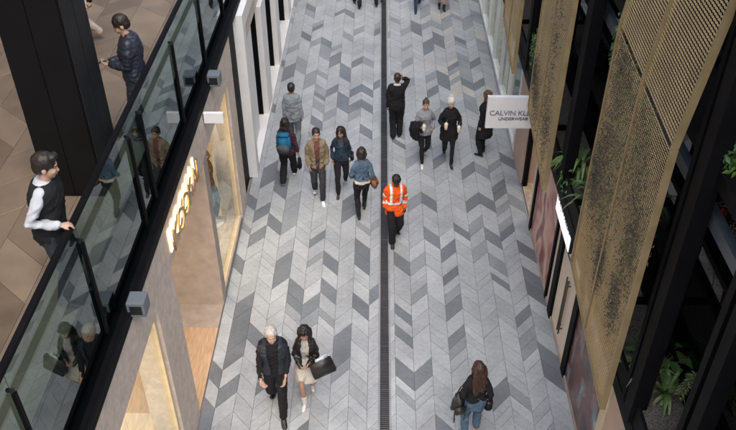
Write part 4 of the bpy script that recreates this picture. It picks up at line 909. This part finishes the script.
# ------------------------------------------------------------------ carried things
def rbox(name, m, parent, c, s, bev, rot=None, taper=1.0):
    me = bpy.data.meshes.new(name); bm = bmesh.new(); bmesh.ops.create_cube(bm, size=1)
    for v in bm.verts:
        t = taper if v.co.z > 0 else 1.0; v.co = Vector((v.co.x * s[0] * t, v.co.y * s[1] * t, v.co.z * s[2]))
    bmesh.ops.bevel(bm, geom=bm.edges[:], offset=bev, segments=3, affect='EDGES'); bm.to_mesh(me); bm.free(); me.shade_smooth()
    if rot is not None: me.transform(rot)
    me.transform(Matrix.Translation(c)); me.materials.append(m); return link(name, me, parent)
def strap(parent, pts, m, r=.009, name='strap'): return MB().tube(pts, r, 6).build(name, m, parent, smooth=True)
teal = cmat('cloth', (.012, .12, .24)); tealg = cmat('cloth', (.06, .075, .085))
# blue backpack
J = PEO['back']; kk = J['k']
e = empty('backpack', J['W'](vec(0, .20, 1.02)), up - .1, label='blue backpack with grey lower pocket worn on maroon top', cat='backpack')
mbod = rbox('main_body', teal, e, (0, .04, .19), (.33, .19, .46), .06, taper=.86); rbox('front_pocket', tealg, mbod, (0, .135, .09), (.26, .09, .22), .03)
rbox('top_flap', teal, mbod, (0, .04, .415), (.25, .17, .05), .02)
for s in (-1, 1): strap(e, [(s * .09, -.03, .40), (s * .10, -.14, .42), (s * .11, -.31, .32), (s * .12, -.32, .10), (s * .13, -.1, .03)], blk, .014)
# black carrier in the same hand
w = J['W'](J['palmR']); e = empty('hand_bag', (w.x, w.y, .40), up, label='limp black bag hanging from the backpack wearer\'s hand', cat='bag')
rbox('pouch', blk, e, (0, 0, .12), (.10, .20, .30), .035, taper=.7); strap(e, [(0, -.06, .24), (0, -.02, w.z - .40), (0, .02, w.z - .40), (0, .06, .24)], blk, .008, 'handle')
# brown shoulder bag
J = PEO['denim']; w = J['W'](vec(-.25, .05, .93)); e = empty('shoulder_bag', (w.x, w.y, w.z - .14), up + .4, label='brown leather shoulder bag at the denim jacket woman\'s hip', cat='bag')
rbox('pouch', brownL, e, (0, 0, .10), (.12, .24, .22), .04, taper=.8); rbox('flap', brownL, e, (-.062, 0, .15), (.012, .22, .12), .005)
a = J['W'](vec(-.12, .0, 1.47)); b_ = Vector((a.x - w.x, a.y - w.y, a.z - w.z + .14)); b_.rotate(Matrix.Rotation(-(up + .4), 3, 'Z')); strap(e, [(0, -.1, .2), tuple(b_ * .5 + Vector((.03, -.06, .1))), tuple(b_), tuple(b_ * .5 + Vector((.03, .06, .1))), (0, .1, .2)], brownL, .008)
# navy woman's dark shoulder bag
J = PEO['navy']; w = J['W'](vec(.25, .04, .95)); e = empty('shoulder_bag', (w.x, w.y, w.z - .14), .05, label='small black bag on the shoulder of the long haired denim woman', cat='bag')
rbox('pouch', blkL, e, (0, 0, .10), (.08, .22, .20), .03, taper=.85); strap(e, [(0, -.08, .2), (-.07, -.05, .45), (-.12, 0, .62), (-.07, .05, .45), (0, .08, .2)], blkL, .007)
# big black tote with papers
J = PEO['bagw']; w = J['W'](vec(.27, -.16, 1.02)); e = empty('tote_bag', (w.x, w.y, w.z - .22), .35, label='large black structured tote bag with papers poking out', cat='bag')
rot = Matrix.Rotation(R_(-14), 4, 'Y'); rbox('body', blkL, e, (0, 0, .15), (.40, .14, .31), .02, rot, .92); rbox('base', cmat('leather', (.02, .019, .018)), e, (.035, 0, .004), (.38, .142, .03), .008, rot)
pm = mat('paper', (.62, .66, .70), .8, col2=(.28, .34, .42), vscale=25)
for i, (x, a_) in enumerate(((-.06, 8), (.0, -6), (.06, 12))): rbox('paper', pm, e, (x + .02, -.02 + .02 * i, .33), (.15, .008, .10), .003, Matrix.Rotation(R_(a_ - 14), 4, 'Y'))
strap(e, [(-.12, .0, .31), (-.22, .02, .44), (-.24, .02, .46), (-.06, .03, .36)], blkL, .008, 'handle')
# auburn woman's bags
J = PEO['jeans']; w = J['W'](vec(.27, .05, .95)); e = empty('slouchy_bag', (w.x, w.y, w.z - .17), up + .3, label='slouchy black rucksack hanging from the auburn haired woman\'s left shoulder', cat='bag')
rbox('pouch', cmat('leather', (.02, .02, .022)), e, (0, 0, .18), (.24, .20, .40), .07, taper=.72); rbox('pocket', blkL, e, (.0, .10, .10), (.19, .07, .16), .025)
for s in (-1, 1): strap(e, [(s * .06, .02, .36), (-.06 + s * .03, -.02, .50), (-.13, -.03, .54)], blkL, .013)
for s in (-1, 1): strap(e, [(s * .08, .08, .02), (s * .085, .10, -.06), (s * .08, .09, -.16)], blkL, .012, 'loose_strap')
w = J['W'](J['palmR']); e = empty('camera_bag', (w.x, w.y, w.z - .24), up, label='small boxy black bag in the auburn haired woman\'s right hand', cat='bag')
rbox('body', blk, e, (0, 0, .09), (.12, .15, .18), .025); rbox('lid', blkL, e, (0, 0, .185), (.125, .155, .03), .01); strap(e, [(0, -.06, .19), (0, -.02, .24), (0, .02, .24), (0, .06, .19)], blk, .008, 'handle')
# black coat person's bag
J = PEO['coat']; w = J['W'](vec(-.26, .02, .95)); e = empty('shoulder_bag', (w.x, w.y, w.z - .14), up + .9, label='black shoulder bag at the side of the long coat', cat='bag')
rbox('pouch', blkL, e, (0, 0, .1), (.11, .28, .22), .035, taper=.85); strap(e, [(0, -.1, .2), (.06, -.05, .5), (.09, 0, .60), (.06, .05, .5), (0, .1, .2)], blkL, .008)
# coat over the arm
J = PEO['sweater']; S = Soup(); a, b_ = J['elR'], J['wrR']
for t, dz in ((0, -.02), (.45, -.04), (.85, -.02)):
    c = a + (b_ - a) * t + vec(-.02, 0, 0); S.limb([c + vec(.03, 0, .04), c + vec(-.06, .01, .0), c + vec(-.09, .04, -.17), c + vec(-.07, .07, -.36 + dz)], [.055, .075, .075, .05])
    S.limb([c + vec(.0, 0, .05), c + vec(.07, .02, -.04), c + vec(.05, .03, -.16)], [.05, .05, .035])
m_ = remesh(S, .0125, 3, lambda P, N: wob(P, .014, 30, 77, (1, 1, .5)), 'folded_coat'); paint(m_, [blk2]); m_.transform(Matrix.Scale(J['k'], 4))
o = link('folded_coat', m_, None, label='black coat draped over the grey sweater woman\'s arm', cat='coat'); o.location = J['W'](vec(0, 0, 0)); o.rotation_euler = (0, 0, .1)
# drinks
cupm = mat('clear_cup', (.62, .58, .50), .2, spec=.6); drink = mat('iced_drink', (.52, .40, .26), .4, col2=(.62, .55, .45), vscale=30); straw = mat('straw', (.10, .25, .12), .4)
def cup(J, S_, label):
    w = J['W'](J['palm' + S_] + J['pn' + S_] * .03); e = empty('drink_cup', (w.x, w.y, w.z - .075), label=label, cat='cup', group='iced drinks')
    MB().tube([(0, 0, 0), (0, 0, .005), (0, 0, .13)], [.028, .030, .041], 18).build('cup', drink, e, smooth=True)
    lid_ = MB().tube([(0, 0, .1305), (0, 0, .138), (0, 0, .1385), (0, 0, .16), (0, 0, .178)], [.044, .044, .040, .034, .016], 18).build('lid', cupm, e, smooth=True)
    MB().tube([(0, 0, .15), (.015, 0, .25)], .005, 8).build('straw', straw, lid_)
cup(PEO['sweater'], 'R', 'iced drink held by the woman in the grey sweater'); cup(PEO['hat'], 'R', 'iced drink in the hand nearer the grey sweater woman'); cup(PEO['hat'], 'L', 'iced drink in the bobble hat woman\'s hand nearer the white sign')
# phone
J = PEO['phone']; w = (J['W'](J['palmL']) + J['W'](J['palmR'])) / 2; e = empty('phone', (w.x + .01, w.y, w.z + .03), -math.pi / 2, label='smartphone held in both hands by the man in the padded jacket', cat='phone')
rot = Matrix.Rotation(R_(25), 4, 'X'); rbox('case', blkL, e, (0, -.02, 0), (.075, .15, .010), .004, rot); rbox('screen', mat('screen_glass', (.12, .14, .17), .1), e, (0, -.02, .006), (.067, .138, .003), .001, rot)
